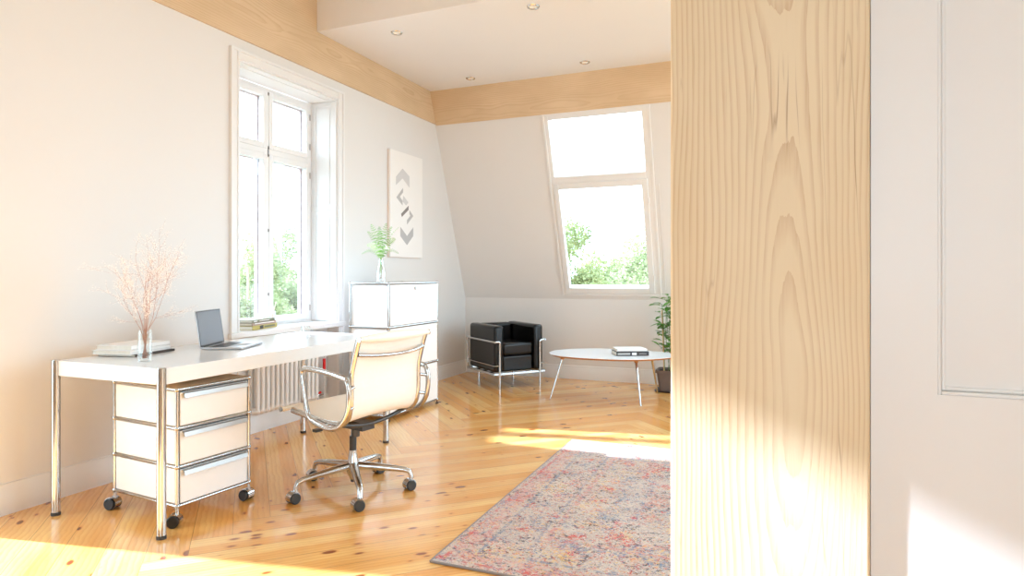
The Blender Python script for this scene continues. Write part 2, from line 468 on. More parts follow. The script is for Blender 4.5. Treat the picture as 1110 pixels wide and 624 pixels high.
slab(w, RX1, 3.3, ZK, 3.7, 0, .22)
slab(w, 3.3, 4.9, ZK, 1.0, 0, .22); slab(w, 3.3, 4.9, 2.75, 3.7, 0, .22)  # second roof opening, unseen, added to let in daylight
slab(w, 4.9, XE+.3, ZK, 3.7, 0, .22)
struct(w.build('wall_back_slope', M['wall']))
# right and front walls (outside the picture), with window openings added for daylight
w = MB(); w.box(XE, XE+.3, YF-.3, 2.0, 0, 3.7); w.box(XE, XE+.3, 6.0, YB+.3, 0, 3.7); w.box(XE, XE+.3, 2.0, 6.0, 0, .4); w.box(XE, XE+.3, 2.0, 6.0, 2.95, 3.7)
struct(w.build('wall_right', M['wall']))
w = MB()
w.box(-.3, 2.6, YF-.3, YF, 0, ZU); w.box(4.8, XE+.3, YF-.3, YF, 0, ZU)
w.box(2.6, 4.8, YF-.3, YF, 0, .7); w.box(2.6, 4.8, YF-.3, YF, 2.6, ZU)
struct(w.build('wall_front', M['wall']))
# ceilings
struct(MB().box(-.3, XE+.3, YF-.3, 4.3, ZU, ZU+.2).build('ceiling', M['ceil']))
struct(MB().box(0.012, XE, 4.116, 6.3, ZL, ZU+.2).build('ceiling', M['ceil'], bevel=.004))
# partition to the right: timber post and white door leaf
PY = 1.2
post = MB().box(3.247, 3.5715, PY, PY+.2, 0, ZU-.002).build('wooden_post', M['post'], bevel=.004)
tag(post, 'broad pale sawn timber post standing beside the white panelled door', 'post')
struct(MB().box(3.5715, XE, PY+.07, PY+.2, 0, ZU).build('wall_partition', M['wall']))
# door leaf: stiles and rails with a recessed panel
dr = sempty('door_1', (3.5735, PY+.012, 0))
DW = .96; px0, px1 = .0945, .82; pz0, pz1 = .957, 2.12
d = MB()
d.box(0, px0, 0, .045, .01, 2.3); d.box(px1, DW, 0, .045, .01, 2.3)
d.box(px0, px1, 0, .045, pz1, 2.3); d.box(px0, px1, 0, .045, .62, pz0); d.box(px0, px1, 0, .045, .01, .2)
d.box(px0, px1, .012, .035, .2, .62); d.box(px0, px1, .012, .035, pz0, pz1)
d.build('door_leaf', M['door'], dr)
d = MB()
for z0, z1 in ((pz0, pz1), (.2, .62)):          # moulding round each panel
    for k, (i0, dep) in enumerate(((0, .002), (.007, .0075))):
        wd = .006
        a0, a1, b0, b1 = px0+i0, px1-i0, z0+i0, z1-i0
        d.box(a0, a0+wd, dep, .014, b0, b1); d.box(a1-wd, a1, dep, .014, b0, b1)
        d.box(a0+wd, a1-wd, dep, .014, b0, b0+wd); d.box(a0+wd, a1-wd, dep, .014, b1-wd, b1)
d.build('panel_moulding', M['door'], dr, bevel=.0015)
MB().box(.2175, .250, .010, .0125, 1.215, 1.292).build('pull_plate', M['pull'], dr, bevel=.001)

# beams
b = MB().box(0.0, .014, YF, 6.3, 2.782, ZU-.002).build('ceiling_beam', M['beam_y'])
tag(b, 'long sawn timber beam face running along the left wall above the tall window', 'beam', )
b = MB()
slab(b, 0.014, XE, 2.772, 3.14, -.012, .0)
b = b.build('ceiling_beam', M['beam_x'])
tag(b, 'sawn timber beam crossing the back of the room above the sloping window', 'beam')

# baseboards
def base_profile(L, mtx, name, parent=None):
    pr = [(0, 0), (.018, 0), (.018, .10), (.014, .108), (.014, .122), (.008, .134), (.008, .146), (0, .15)]
    n = len(pr)
    vs = [(x, y, z) for y in (0, L) for x, z in pr]
    fs = [tuple(range(n)), tuple(range(2*n-1, n-1, -1))] + [(i, i+n, (i+1) % n+n, (i+1) % n) for i in range(n)]
    return MB().add(vs, fs, False, mtx).build(name, M['trim'], parent)
b1 = base_profile(WY0-.075-FY1-.1, Matrix.Translation((0, FY1+.1, 0)), 'baseboard_left'); struct(b1)
b1 = base_profile(YB-WY1-.075, Matrix.Translation((0, WY1+.075, 0)), 'baseboard_left'); struct(b1)
b1 = base_profile(WY1-WY0, Matrix.Translation((-.1, WY0, 0)), 'baseboard_left'); struct(b1)
b1 = base_profile(XE, Matrix.Translation((0, YB, 0)) @ Matrix.Rotation(-PI/2, 4, 'Z'), 'baseboard_back'); struct(b1)

# ------------------------------------------------------------------ tall window (window_1)
win = sempty('window_1', (0, 0, 0))
c = MB()
cw = .075
for y0, y1, zt in ((WY0-cw, WY0, WZ1+cw), (WY1, WY1+cw, WZ1+cw)):
    c.box(.0, .016, y0, y1, .0, zt)
    yo = y0 if y0 < WY0-.01 else y1-.02
    c.box(.016, .026, yo, yo+.02, .26, zt)
    yi = y1-.016 if y0 < WY0-.01 else y0
    c.box(.016, .021, yi, yi+.016, .26, zt)
    c.box(.016, .034, y0-.004, y1+.004, .0, .26)
c.box(0, .016, WY0, WY1, WZ1, WZ1+cw); c.box(.016, .0255, WY0-cw+.02, WY1+cw-.02, WZ1+cw-.02, WZ1+cw)
c.box(.016, .0205, WY0, WY1, WZ1, WZ1+.016)
c.build('casing', M['trim'], win, bevel=.002)
c = MB()      # panelled reveals
WX = -.262
for yy, sg in ((WY0, 1), (WY1, -1)):
    def bx(x0, x1, z0, z1, d0, d1): c.box(x0, x1, min(yy+sg*d0, yy+sg*d1), max(yy+sg*d0, yy+sg*d1), z0, z1)
    bx(WX, 0, WZ0, WZ1, 0, .006)
    for z0, z1 in ((WZ0+.05, 1.66), (1.73, WZ1-.05)):
        x0, x1 = WX+.05, -.05
        bx(WX+.0, x0, z0-.03, z1+.03, .006, .012); bx(x1, -.0, z0-.03, z1+.03, .006, .012)
        bx(x0, x1, z0-.03, z0, .006, .012); bx(x0, x1, z1, z1+.03, .006, .012)
        bx(x0+.02, x1-.02, z0+.02, z1-.02, .006, .010)
c.box(WX, 0, WY0, WY1, WZ1-.012, WZ1)
c.box(-.20, -.06, WY0+.05, WY1-.05, WZ1-.018, WZ1-.012)
c.build('panelled_reveal', M['trim'], win, bevel=.0015)
MB().prism([(-.27, WY0), (0, WY0), (0, WY0-cw-.01), (.035, WY0-cw-.01), (.035, WY1+cw+.01), (0, WY1+cw+.01), (0, WY1), (-.27, WY1)], WZ0-.028, WZ0+.012).build('window_sill', M['trim'], win, bevel=.006, bseg=3)
# frame, mullion, transom
YM, ZT = 3.872, 2.118
f = MB(); x0, x1 = WX-.09, WX
f.box(x0, x1, WY0, WY0+.03, WZ0, WZ1); f.box(x0, x1, WY1-.035, WY1, WZ0, WZ1)
f.box(x0, x1, WY0+.03, WY1-.035, WZ1-.04, WZ1-.012); f.box(x0, x1, WY0+.03, WY1-.035, WZ0+.012, WZ0+.03)
f.box(x0, x1+.004, WY0+.03, WY1-.035, ZT-.022, ZT+.022)
f.box(x0, x1+.004, YM-.008, YM+.008, WZ0+.03, WZ1-.04)
f.build('window_frame', M['trim'], win, bevel=.003)
def sash(y0, y1, z0, z1, st=.044, hinge=1):
    o = MB(); gx = WX-.045
    o.box(WX-.04, WX+.008, y0, y0+st, z0, z1); o.box(WX-.04, WX+.008, y1-st, y1, z0, z1)
    o.box(WX-.04, WX+.008, y0+st, y1-st, z0, z0+st); o.box(WX-.04, WX+.008, y0+st, y1-st, z1-st, z1)
    o = o.build('sash', M['trim'], win, bevel=.003)
    e = MB(); s2 = st+.002     # outer sash of the double window
    a, bb = WX-.085, WX-.055
    e.box(a, bb, y0, y0+s2, z0, z1); e.box(a, bb, y1-s2, y1, z0, z1); e.box(a, bb, y0+s2, y1-s2, z0, z0+s2); e.box(a, bb, y0+s2, y1-s2, z1-s2, z1)
    e.build('outer_sash', M['maroon'], win, bevel=.003)
    MB().box(gx+.022, gx+.025, y0+st, y1-st, z0+st, z1-st).build('pane', M['glass'], o)
    h = MB(); hy = y1-.004 if hinge > 0 else y0+.004
    for hz in (z0+.10, z1-.10):
        h.cyl((WX+.012, hy, hz-.020), (WX+.012, hy, hz+.020), .0035, seg=8)
        h.sphere((WX+.012, hy, hz+.022), .004, 8, 6); h.sphere((WX+.012, hy, hz-.022), .004, 8, 6)
    h.build('hinge', M['hingem'], o)
sash(WY0+.03, YM-.008, WZ0+.03, ZT-.022, hinge=-1); sash(YM+.008, WY1-.035, WZ0+.03, ZT-.022)
sash(WY0+.03, YM-.008, ZT+.022, WZ1-.04, hinge=-1); sash(YM+.008, WY1-.035, ZT+.022, WZ1-.04)
h = MB()
for z in (WZ1-.06, ZT+.03, ZT-.03, 1.5, 1.0):
    h.box(WX+.004, WX+.010, YM-.004, YM+.004, z-.012, z+.012); h.sphere((WX+.012, YM, z), .004, 8, 6)
h.build('window_catch', M['hingem'], win)

# garden door opening behind the camera: a plain frame
g = sempty('window_3', (0, 0, 0))
f = MB()
f.box(-.27, -.21, FY0, FY0+.02, 0, FZ1); f.box(-.27, -.21, FY1-.02, FY1, 0, FZ1); f.box(-.27, -.21, FY0, FY1, FZ1-.02, FZ1); f.box(-.27, -.21, FY0, FY1, 0, .03)
f.build('window_frame', M['trim'], g)
g = sempty('added_window_front', (0, 0, 0)); f = MB()  # unseen window behind the camera, added for more daylight
for x in (2.6, 3.67, 4.74): f.box(x, x+.06, YF-.2, YF-.14, .7, 2.6)
f.box(2.6, 4.8, YF-.2, YF-.14, .7, .76); f.box(2.6, 4.8, YF-.2, YF-.14, 2.54, 2.6)
f.build('window_frame', M['trim'], g)
g = sempty('added_window_right', (0, 0, 0)); f = MB()  # unseen window in the right wall, added to brighten the far half
for y in (2.0, 3.97, 5.94): f.box(XE+.14, XE+.2, y, y+.06, .4, 2.95)
f.box(XE+.14, XE+.2, 2.0, 6.0, .4, .46); f.box(XE+.14, XE+.2, 2.0, 6.0, 2.89, 2.95)
f.build('window_frame', M['trim'], g)

# ------------------------------------------------------------------ sloping roof window (window_2)
rw = sempty('window_2', (0, 0, 0))
f = MB()
def frame(mb, x0, x1, z0, z1, wl, wr, wb, wt, o0, o1):
    slab(mb, x0, x0+wl, z0, z1, o0, o1); slab(mb, x1-wr, x1, z0, z1, o0, o1)
    slab(mb, x0+wl, x1-wr, z0, z0+wb, o0, o1); slab(mb, x0+wl, x1-wr, z1-wt, z1, o0, o1)
frame(f, RX0-.012, RX1+.012, RZ0-.015, RZ1, .022, .022, .022, .02, -.014, .0)
frame(f, RX0, RX1, RZ0, RZ1, .05, .07, .03, .06, -.006, .09)
slab(f, RX0+.05, RX1-.07, 2.07, 2.17, -.008, .09)
f.build('window_frame', M['trim'], rw, bevel=.002)
f = MB(); frame(f, RX0+.035, RX1-.055, RZ0+.02, 2.105, .05, .06, .055, .06, -.022, .04)
so = f.build('sash', M['trim'], rw, bevel=.004)
slab(MB(), RX0+.08, RX1-.11, RZ0+.07, 2.05, .012, .016).build('pane', M['glass'], so)
f = MB()
for z in (1.12, 1.9): 
    p = P_sl(RX1-.05, z, -.028); f.cyl(p-Vector((0, 0, .03)), p+Vector((0, 0, .03)), .007, seg=8)
f.build('hinge', M['trim'], so)
slab(MB(), RX0+.05, RX1-.07, 2.17, RZ1-.06, .04, .044).build('pane', M['glass'], rw)
f = MB(); frame(f, RX0+.0, RX1-.0, RZ0, RZ1, .03, .03, .03, .03, .09, .2); f.build('outer_lining', M['trim'], rw)
f = MB(); f.tube([P_sl(RX1+.055, 1.0, -.006), P_sl(RX1+.055, 2.05, -.006)], .003, 8); f.build('blind_cord', M['trim'], rw)

# ------------------------------------------------------------------ downlights
dn = None
lab = ['recessed ceiling spotlight at the front left of the lowered ceiling', 'recessed ceiling spotlight nearest the top edge of the photo',
       'recessed ceiling spotlight nearest the corner of the two timber beams', 'recessed ceiling spotlight above the sloping window']
for i, (x, y) in enumerate(((.594, 4.381), (1.786, 4.341), (.611, 5.684), (1.795, 5.657))):
    if dn is None:
        o = thing('ceiling_spotlight', lab[0], 'spotlight')
        MB().lathe([(.030, -.001), (.034, -.006), (.044, -.006), (.048, 0)], seg=28).build('trim_ring', M['chrome'], o)
        MB().lathe([(0, -.002), (.020, -.003), (.031, -.0015)], seg=24).build('lamp_lens', M['lens'], o); dn = o
    else: o = copy_tree(dn)
    tag(o, lab[i], 'spotlight', 'recessed spotlights in the lowered ceiling'); o.location = (x, y, ZL)

# ------------------------------------------------------------------ picture
PYc, PZc, PWd, PHt = 5.435, 1.838, .60, 1.035
pic = thing('framed_print', 'tall narrow white print of grey chevrons on the wall above the white cabinet', 'picture', (0.001, PYc, PZc))
MB().box(0, .014, -PWd/2, PWd/2, -PHt/2, PHt/2).build('frame', M['frameedge'], pic, bevel=.002)
MB().box(.014, .031, -PWd/2+.004, PWd/2-.004, -PHt/2+.004, PHt/2-.004).build('print_sheet', M['canvas'], pic)
def poly_x(pts, mat, name):       # pts (u right, v up) in metres on the sheet
    vs = [(x, a, b_) for x in (.031, .0318) for a, b_ in pts]; n = len(pts)
    fs = [tuple(range(n-1, -1, -1)), tuple(range(n, 2*n))]+[(i, (i+1) % n, (i+1) % n+n, i+n) for i in range(n)]
    MB().add(vs, fs).build(name, mat, pic)
poly_x([(-0.2, 0.261), (-0.082, 0.358), (0.044, 0.296), (0.044, 0.185), (-0.082, 0.26), (-0.2, 0.18)], M['g1'], 'chevron')
poly_x([(-0.192, 0.063), (-0.074, 0.168), (-0.074, 0.124), (-0.13, 0.076), (-0.082, 0.038), (-0.082, -0.005)], M['g2'], 'chevron')
poly_x([(-0.066, 0.092), (0.024, 0.036), (-0.017, 0.001), (-0.082, 0.034)], M['g1'], 'chevron')
poly_x([(-0.11, -0.09), (0.028, 0.004), (0.028, -0.038), (-0.094, -0.119)], M['g3'], 'chevron')
poly_x([(0.044, -0.037), (0.116, -0.093), (-0.001, -0.186), (-0.001, -0.142), (0.061, -0.093), (0.044, -0.077)], M['g2'], 'chevron')
poly_x([(-0.122, -0.217), (-0.001, -0.301), (0.116, -0.205), (0.116, -0.294), (-0.001, -0.391), (-0.122, -0.308)], M['g2'], 'chevron')

# ------------------------------------------------------------------ radiator
rd = thing('radiator', 'white column radiator under the tall window behind the desk', 'radiator', (-.035, 3.475, 0))
NS = 14; pitch = .0485
secs = MB()
secmb = None
for i in range(NS):
    s_ = MB(); y = pitch*(i+.5)
    for x in (-.035, .035):
        s_.tube([(x, y, .175), (x, y, .655)], .0145, 10)
    s_.sphere((0, y, .668), .028, 12, 8, (2.0, .82, 1)); s_.sphere((0, y, .172), .028, 12, 8, (2.0, .82, 1))
    if secmb is None:
        o = s_.build('column', M['radiator'], rd); secmb = o; y0_ = y
    else:
        c_ = secmb.copy(); C.objects.link(c_); c_.parent = rd; c_.location = (0, y-y0_, 0)
v_ = MB(); yv = pitch*NS
for z_ in (.672, .172): MB().cyl((0, 0, z_), (0, yv, z_), .012).build('header_pipe', M['radiator'], rd)
v_ = MB(); v_.cyl((0, yv, .172), (0, yv+.06, .172), .010); v_.cyl((0, yv+.035, .172), (0, yv+.035, .0), .008); v_.sphere((0, yv+.035, .172), .018, 12, 8)
v_.cyl((0, yv+.06, .172), (0, yv+.09, .172), .013)
vo = v_.build('valve', M['chrome'], rd)
MB().cyl((.018, yv+.012, .188), (.018, yv+.045, .193), .009, seg=12).build('valve_cap', M['red'], vo)
v_ = MB(); v_.cyl((.0, yv+.12, .0), (.0, yv+.12, .66), .008); v_.cyl((0, yv+.12, .66), (0, yv, .672), .008)
vp = v_.build('supply_pipe', M['radiator'], rd)
MB().box(-.005, .011, yv+.098, yv+.118, .35, .46).build('pipe_tag', M['red'], vp, bevel=.002)
for y in (.12, yv-.12):
    MB().box(-.066, -.028, y-.012, y+.012, .16, .62).build('wall_bracket', M['radiator'], rd)

# ------------------------------------------------------------------ desk
DX0, DX1, DY0, DY1 = .235, .948, 1.975, 3.70
dk = thing('desk', 'long white desk on four round chrome legs against the left wall', 'desk', (DX0, DY0, 0))
w_, l_ = DX1-DX0, DY1-DY0
MB().box(0, w_, 0, l_, .668, .7405).build('desk_top', M['desktop'], dk, bevel=.002)
first = None
for x, y in ((0, 0), (w_, 0), (0, l_), (w_, l_)):
    if first is None:
        lg = MB().lathe([(0, .016), (.0195, .016), (.0195, .742), (.017, .745), (0, .745)], seg=28).build('leg', M['chrome'], dk)
        ft = MB().lathe([(0, 0), (.0205, 0), (.0205, .016), (0, .016)], seg=24).build('leg_foot', M['rubber'], lg)
        first = lg
    else:
        lg = first.copy(); C.objects.link(lg); lg.parent = dk
        ft2 = ft.copy(); C.objects.link(ft2); ft2.parent = lg
    lg.location = (x, y, 0)

# ------------------------------------------------------------------ tube-and-ball steel furniture
def ball_frame(L, Dp, levels, r=.0095, rb=.0135):
    m = MB(); bl = []
    for x in (0, L):
        for y in (0, Dp):
            m.cyl((x, y, levels[0]), (x, y, levels[-1]), r, seg=14)
            for z in levels: bl.append((x, y, z))
    for z in levels:
        m.cyl((0, 0, z), (L, 0, z), r, seg=14); m.cyl((0, Dp, z), (L, Dp, z), r, seg=14)
        m.cyl((0, 0, z), (0, Dp, z), r, seg=14); m.cyl((L, 0, z), (L, Dp, z), r, seg=14)
    return m, bl
def balls(pts, rb, parent):
    o = None
    for p in pts:
        if o is None: o = c = MB().sphere((0, 0, 0), rb, 14, 10).build('ball_joint', M['chrome'], parent)
        else: c = o.copy(); C.objects.link(c); c.parent = parent
        c.location = p
# pedestal: local x = width across the face that looks to the room (+y local of rotated frame)
pd_rz = math.atan2(2.099-2.143, .893-.414)
pd = thing('drawer_pedestal', 'white rolling pedestal of three drawers on casters under the desk', 'drawer unit', (.414, 2.143, 0), pd_rz)
PL, PD = .481, .392       # along local x (depth), along local y (width)
lv = [.092, .270, .447, .625]
fm, bl = ball_frame(PL, PD, lv, .0085, .0125)
fo = fm.build('tube_frame', M['chrome'], pd); balls(bl, .0125, fo)
MB().box(.006, PL-.006, .006, PD-.006, .622, .632).build('top_panel', M['ctop'], pd, bevel=.002)
for k in range(3):
    z0, z1 = lv[k]+.010, lv[k+1]-.010
    s_ = MB().box(.012, PL-.012, -.002, .002, z0, z1); s_.box(.012, PL-.012, PD-.002, PD+.002, z0, z1); s_.box(-.002, .002, .012, PD-.012, z0, z1)
    s_.build('side_panel', M['lacquer'], pd, bevel=.001)
    dwr = MB().box(PL-.012, PL+.004, .012, PD-.012, z0, z1-.004); dwr.box(.02, PL-.012, .02, PD-.02, z0, z0+.01)
    dwr = dwr.build('drawer', M['lacquer'], pd, bevel=.0015)
    hm = MB()      # full-width lip grip
    vs = [(PL+.004, y, z) for y in (.02, PD-.02) for z in (0, 0)]
    prof = [(PL+.004, z1-.006), (PL+.020, z1-.010), (PL+.024, z1-.030), (PL+.021, z1-.031), (PL+.016, z1-.014), (PL+.004, z1-.012)]
    n = len(prof)
    vs = [(x, y, z) for y in (.022, PD-.022) for x, z in prof]
    fs = [tuple(range(n-1, -1, -1)), tuple(range(n, 2*n))] + [(i, (i+1) % n, (i+1) % n+n, i+n) for i in range(n)]
    hm.add(vs, fs).build('handle', M['brushed'], dwr)
MB().box(.01, PL-.01, .01, PD-.01, lv[0]-.002, lv[0]+.003).build('bottom_panel', M['lacquer'], pd)
def caster(parent, x, y, top, rz, r=.0255, wheel='black', name='caster'):
    k = MB(); k.cyl((0, 0, r+.016), (0, 0, top), .008, seg=12)
    k.lathe([(0, r+.024), (.013, r+.022), (.015, r+.012), (0, r+.008)], seg=16)
    vs = []; m_ = 14     # curved hood over the wheels
    for i in range(m_+1):
        a = R(-15) + R(215)*i/m_
        for yy in (-.021, .021):
            for rr in (r+.0015, r+.0045): vs.append((.012+rr*math.cos(a), yy, r+rr*math.sin(a)))
    fs = []
    for i in range(m_):
        o = 4*i; fs += [(o, o+1, o+5, o+4), (o+2, o+6, o+7, o+3), (o+1, o+3, o+7, o+5), (o, o+4, o+6, o+2)]
    fs += [(0, 2, 3, 1), (4*m_, 4*m_+1, 4*m_+3, 4*m_+2)]
    k.add(vs, fs, False)
    k.tube([(.012, -.027, r), (.012, .027, r)], .006, 10)
    o = k.build(name, M['chrome'], parent); o.location = (x, y, 0); o.rotation_euler = (0, 0, rz)
    for sg in (-1, 1):
        wm = MB(); a = Matrix.Translation((.012, sg*.0135, r)) @ Matrix.Rotation(-sg*PI/2, 4, 'X')
        wm.lathe([(0, -.0), (r-.002, -.0), (r, .004), (r, .014), (r-.004, .017), (r-.007, .0165), (.006, .018), (0, .018)], seg=24, mtx=a)
        wm.build('wheel', M[wheel], o)
    return o
for (x, y, a) in ((0, 0, 200), (PL, 0, 215), (0, PD, 170), (PL, PD, 190)):
    caster(pd, x, y, lv[0], R(a), .0275)

# tall cabinet
cb = thing('storage_cabinet', 'tall white cabinet of three stacked compartments with chrome edges beyond the desk', 'cabinet', (.245, 4.24, 0))
CL, CD = .365, .77
lv2 = [.037, .386, .735, 1.084]
fm, bl = ball_frame(CL, CD, lv2, .0095, .0135)
fo = fm.build('tube_frame', M['chrome'], cb); balls(bl, .0135, fo)
MB().box(.007, CL-.007, .007, CD-.007, 1.082, 1.091).build('top_panel', M['lacquer'], cb, bevel=.002)
for k in range(3):
    z0, z1 = lv2[k]+.011, lv2[k+1]-.011
    s_ = MB().box(.012, CL-.012, -.001, .004, z0, z1); s_.box(.012, CL-.012, CD-.004, CD+.001, z0, z1); s_.box(-.001, .004, .012, CD-.012, z0, z1)
    s_.build('side_panel', M['lacquer'], cb, bevel=.001)
    dd = MB().box(CL-.006, CL+.008, .012, CD-.012, z0, z1).build('flap_door', M['lacquer'], cb, bevel=.0015)
    if k == 2:
        a = Matrix.Translation((CL+.008, .383, 1.041)) @ Matrix.Rotation(PI/2, 4, 'Y')
        MB().lathe([(0, .006), (.011, .006), (.0135, .003), (.0135, 0)], seg=20, mtx=a).build('lock', M['chrome'], dd)
MB().box(.01, CL-.01, .01, CD-.01, .035, .04).build('bottom_panel', M['lacquer'], cb)
for x in (0, CL):
    for y in (0, CD):
        MB().lathe([(0, 0), (.015, 0), (.015, .008), (.006, .012), (.006, .03), (0, .03)], (x, y, 0), seg=16).build('foot', M['rubber'], cb)

# ------------------------------------------------------------------ office chair
ca = R(10); ofu = Vector((math.sin(ca), math.cos(ca))); off = Vector((-ofu.y, ofu.x))
# local frame: +x forward (towards the desk), +y to the chair's left = -u ; use rotation so local x -> off
rzc = math.atan2(off.y, off.x)
ch = thing('office_chair', 'cream mesh swivel office chair with polished aluminium frame at the desk', 'chair', (1.33, 2.82, 0), rzc)
# local +x forward; local +y = left of forward = rotate off by +90 = -u  -> world towards the camera
prof = [(.268, .452), (.275, .440), (.262, .434), (.25, .445), (.187, .449), (.097, .438), (.02, .424), (-.061, .415), (-.13, .414), (-.185, .424), (-.222, .455), (-.240, .51), (-.243, .58), (-.245, .66), (-.262, .73), (-.283, .80), (-.300, .846), (-.313, .853), (-.320, .843), (-.312, .832)]
pp = [Vector((a, 0, b_)) for a, b_ in prof]
path = smooth_path(pp, 5)
def ribbon(path, hw, th, ribs=0):
    m = MB(); vs = []; fs = []; n = len(path); cols = 15
    dist = 0
    for i, p in enumerate(path):
        a = path[max(0, i-1)]; b_ = path[min(n-1, i+1)]; t_ = (b_-a).normalized(); nn = Vector((-t_.z, 0, t_.x))
        for sd in (1, -1):
            for j in range(cols):
                y = hw*(2*j/(cols-1)-1)
                sag = .012*(1-(y/hw)**2)
                vs.append(p + Vector((0, y, 0)) + nn*(sd*th/2) - Vector((0, 0, 1))*0 + (nn*(-sag if sd*0 == 0 else 0)))
    r_ = 2*cols
    for i in range(n-1):
        for j in range(cols-1):
            a = i*r_+j; fs.append((a, a+1, a+r_+1, a+r_))
            a = i*r_+cols+j; fs.append((a, a+r_, a+r_+1, a+1))
        fs.append((i*r_, i*r_+r_, i*r_+r_+cols, i*r_+cols)); e = i*r_+cols-1
        fs.append((e, e+cols, e+cols+r_, e+r_))
    fs.append(tuple(range(cols)) + tuple(range(2*cols-1, cols-1, -1)))
    o = (n-1)*r_
    fs.append(tuple(o+k for k in range(cols-1, -1, -1)) + tuple(o+k for k in range(cols, 2*cols)))
    m.add(vs, fs, True); return m
tm = NT('cream ribbed seat mesh'); oc = tm.obj()
wv_ = tm.n('ShaderNodeTexWave', {'Vector': oc, 'Scale': 14.0, 'Distortion': 0.0}, wave_type='BANDS', bands_direction='Z').outputs['Fac']
wx_ = tm.n('ShaderNodeTexWave', {'Vector': oc, 'Scale': 14.0, 'Distortion': 0.0}, wave_type='BANDS', bands_direction='X').outputs['Fac']
M['seatmesh'] = tm.bsdf(tm.mix(tm.noise(oc, 90, 2).outputs[0], srgb(244, 236, 224), srgb(238, 228, 214)), .65, 0, tm.math('ADD', wv_, wx_), .04, .002)
ribbon(path, .238, .006).build('seat_sling', M['seatmesh'], ch)
# side rails follow the sling
for sg in (1, -1):
    rp = [p + Vector((0, sg*.243, 0)) for p in smooth_path(pp[4:17], 5)]
    MB().tube(rp, .0125, 10, flat=1.25).build('side_rail', M['alu'], ch)
    # outer brace that the arm joins
    br = [(-.205, .60), (-.275, .66), (-.290, .74), (-.300, .80)]
# rolled front and top ends
MB().cyl((.268, -.25, .445), (.268, .25, .445), .011, seg=14).build('front_roll', M['mesh'], ch)
MB().cyl((-.310, -.25, .842), (-.310, .25, .842), .013, seg=14).build('top_roll', M['mesh'], ch)
for sg in (1, -1):
    MB().cyl((-.310, sg*.25, .842), (-.310, sg*.256, .842), .014, seg=14).build('roll_cap', M['alu'], ch)
    MB().cyl((.268, sg*.25, .445), (.268, sg*.256, .445), .0125, seg=14).build('roll_cap', M['alu'], ch)
# back spreader bar, slightly arched
MB().tube(smooth_path([(-.285, -.235, .765), (-.312, -.12, .755), (-.318, 0, .752), (-.312, .12, .755), (-.285, .235, .765)], 6), .010, 12).build('back_spreader', M['alu'], ch)
# arms: closed loops outside the rails
arm_pts = [(-.245, .655), (-.107, .676), (.015, .682), (.052, .676), (.062, .655), (.050, .60), (.038, .54), (.020, .475), (-.005, .437), (-.066, .414), (-.150, .404), (-.215, .425), (-.262, .48), (-.278, .55), (-.275, .61), (-.262, .645)]
for sg in (1, -1):
    lp = smooth_path([(a, sg*.288, b_) for a, b_ in arm_pts], 5, True)
    a_ = MB().tube(lp, .0115, 10, closed=True, flat=1.2).build('armrest', M['alu'], ch)
    for (a, b_) in ((-.263, .50), (-.272, .60), (-.10, .406)):
        MB().cyl((a+(.01 if b_ > .45 else 0), sg*.240, b_+.01), (a, sg*.288, b_), .008, seg=10).build('arm_bracket', M['alu'], a_)
# under-seat spreaders and tilt mechanism
sp_ = MB(); sp_.tube(smooth_path([(.03, -.235, .42), (.0, -.12, .385), (-.01, 0, .372), (.0, .12, .385), (.03, .235, .42)], 5), .011, 10)
sp_.tube(smooth_path([(-.14, -.235, .408), (-.14, -.12, .385), (-.13, 0, .372), (-.14, .12, .385), (-.14, .235, .408)], 5), .011, 10)
sp_.build('seat_spreader', M['darkmetal'], ch)
mc = MB(); mc.prism([(-.115, -.045), (.06, -.035), (.06, .035), (-.115, .045)], .335, .378)
mc.cyl((-.02, 0, .29), (-.02, 0, .34), .022, seg=16); mc.cyl((.03, .03, .345), (.03, .20, .36), .006, seg=8); mc.box(.015, .045, .19, .235, .352, .366)
mc.cyl((.05, 0, .345), (.12, 0, .338), .018, seg=14)
mc.build('tilt_mechanism', M['darkmetal'], ch, bevel=.004)
co = MB(); co.cyl((-.0, 0, .285), (-.0, 0, .34), .012, seg=16); co.build('gas_lift', M['chrome'], ch)
MB().cyl((0, 0, .215), (0, 0, .29), .0185, seg=20).build('lift_sleeve', M['rubber'], ch)
hb = MB().lathe([(0, .06), (.016, .06), (.02, .075), (.034, .10), (.036, .135), (.026, .165), (.020, .215), (0, .215)], seg=24)
hb.build('base_hub', M['alu'], ch)
MB().lathe([(0, .045), (.012, .045), (.012, .062), (0, .062)], seg=16).build('hub_plug', M['rubber'], ch)
for k in range(5):
    a = R(25+72*k) - rzc
    pa = [(.02, .132), (.10, .126), (.20, .116), (.27, .107), (.298, .098), (.308, .078), (.311, .058)]
    rr_ = [.026, .0235, .020, .0165, .0155, .014, .0155]
    pts = [(q*math.cos(a), q*math.sin(a), z) for q, z in pa]
    lg = MB().tube(pts, rr_, 12, flat=.85).build('base_arm', M['alu'], ch)
    o = caster(ch, .311*math.cos(a), .311*math.sin(a), .06, R(-118 + (0, 9, -7, 12, -4)[k]) - rzc, .027, 'rubber')

# ------------------------------------------------------------------ lounge chair
ax, ay = .805, 5.83
phi = R(29); fdir = Vector((math.cos(phi)*.923-math.sin(phi)*.385, math.cos(phi)*.385+math.sin(phi)*.923))
arz = math.atan2(fdir.y, fdir.x)
lc = thing('lounge_chair', 'cube shaped black leather armchair with chrome tube frame in the corner', 'armchair', (ax, ay, 0), arz)
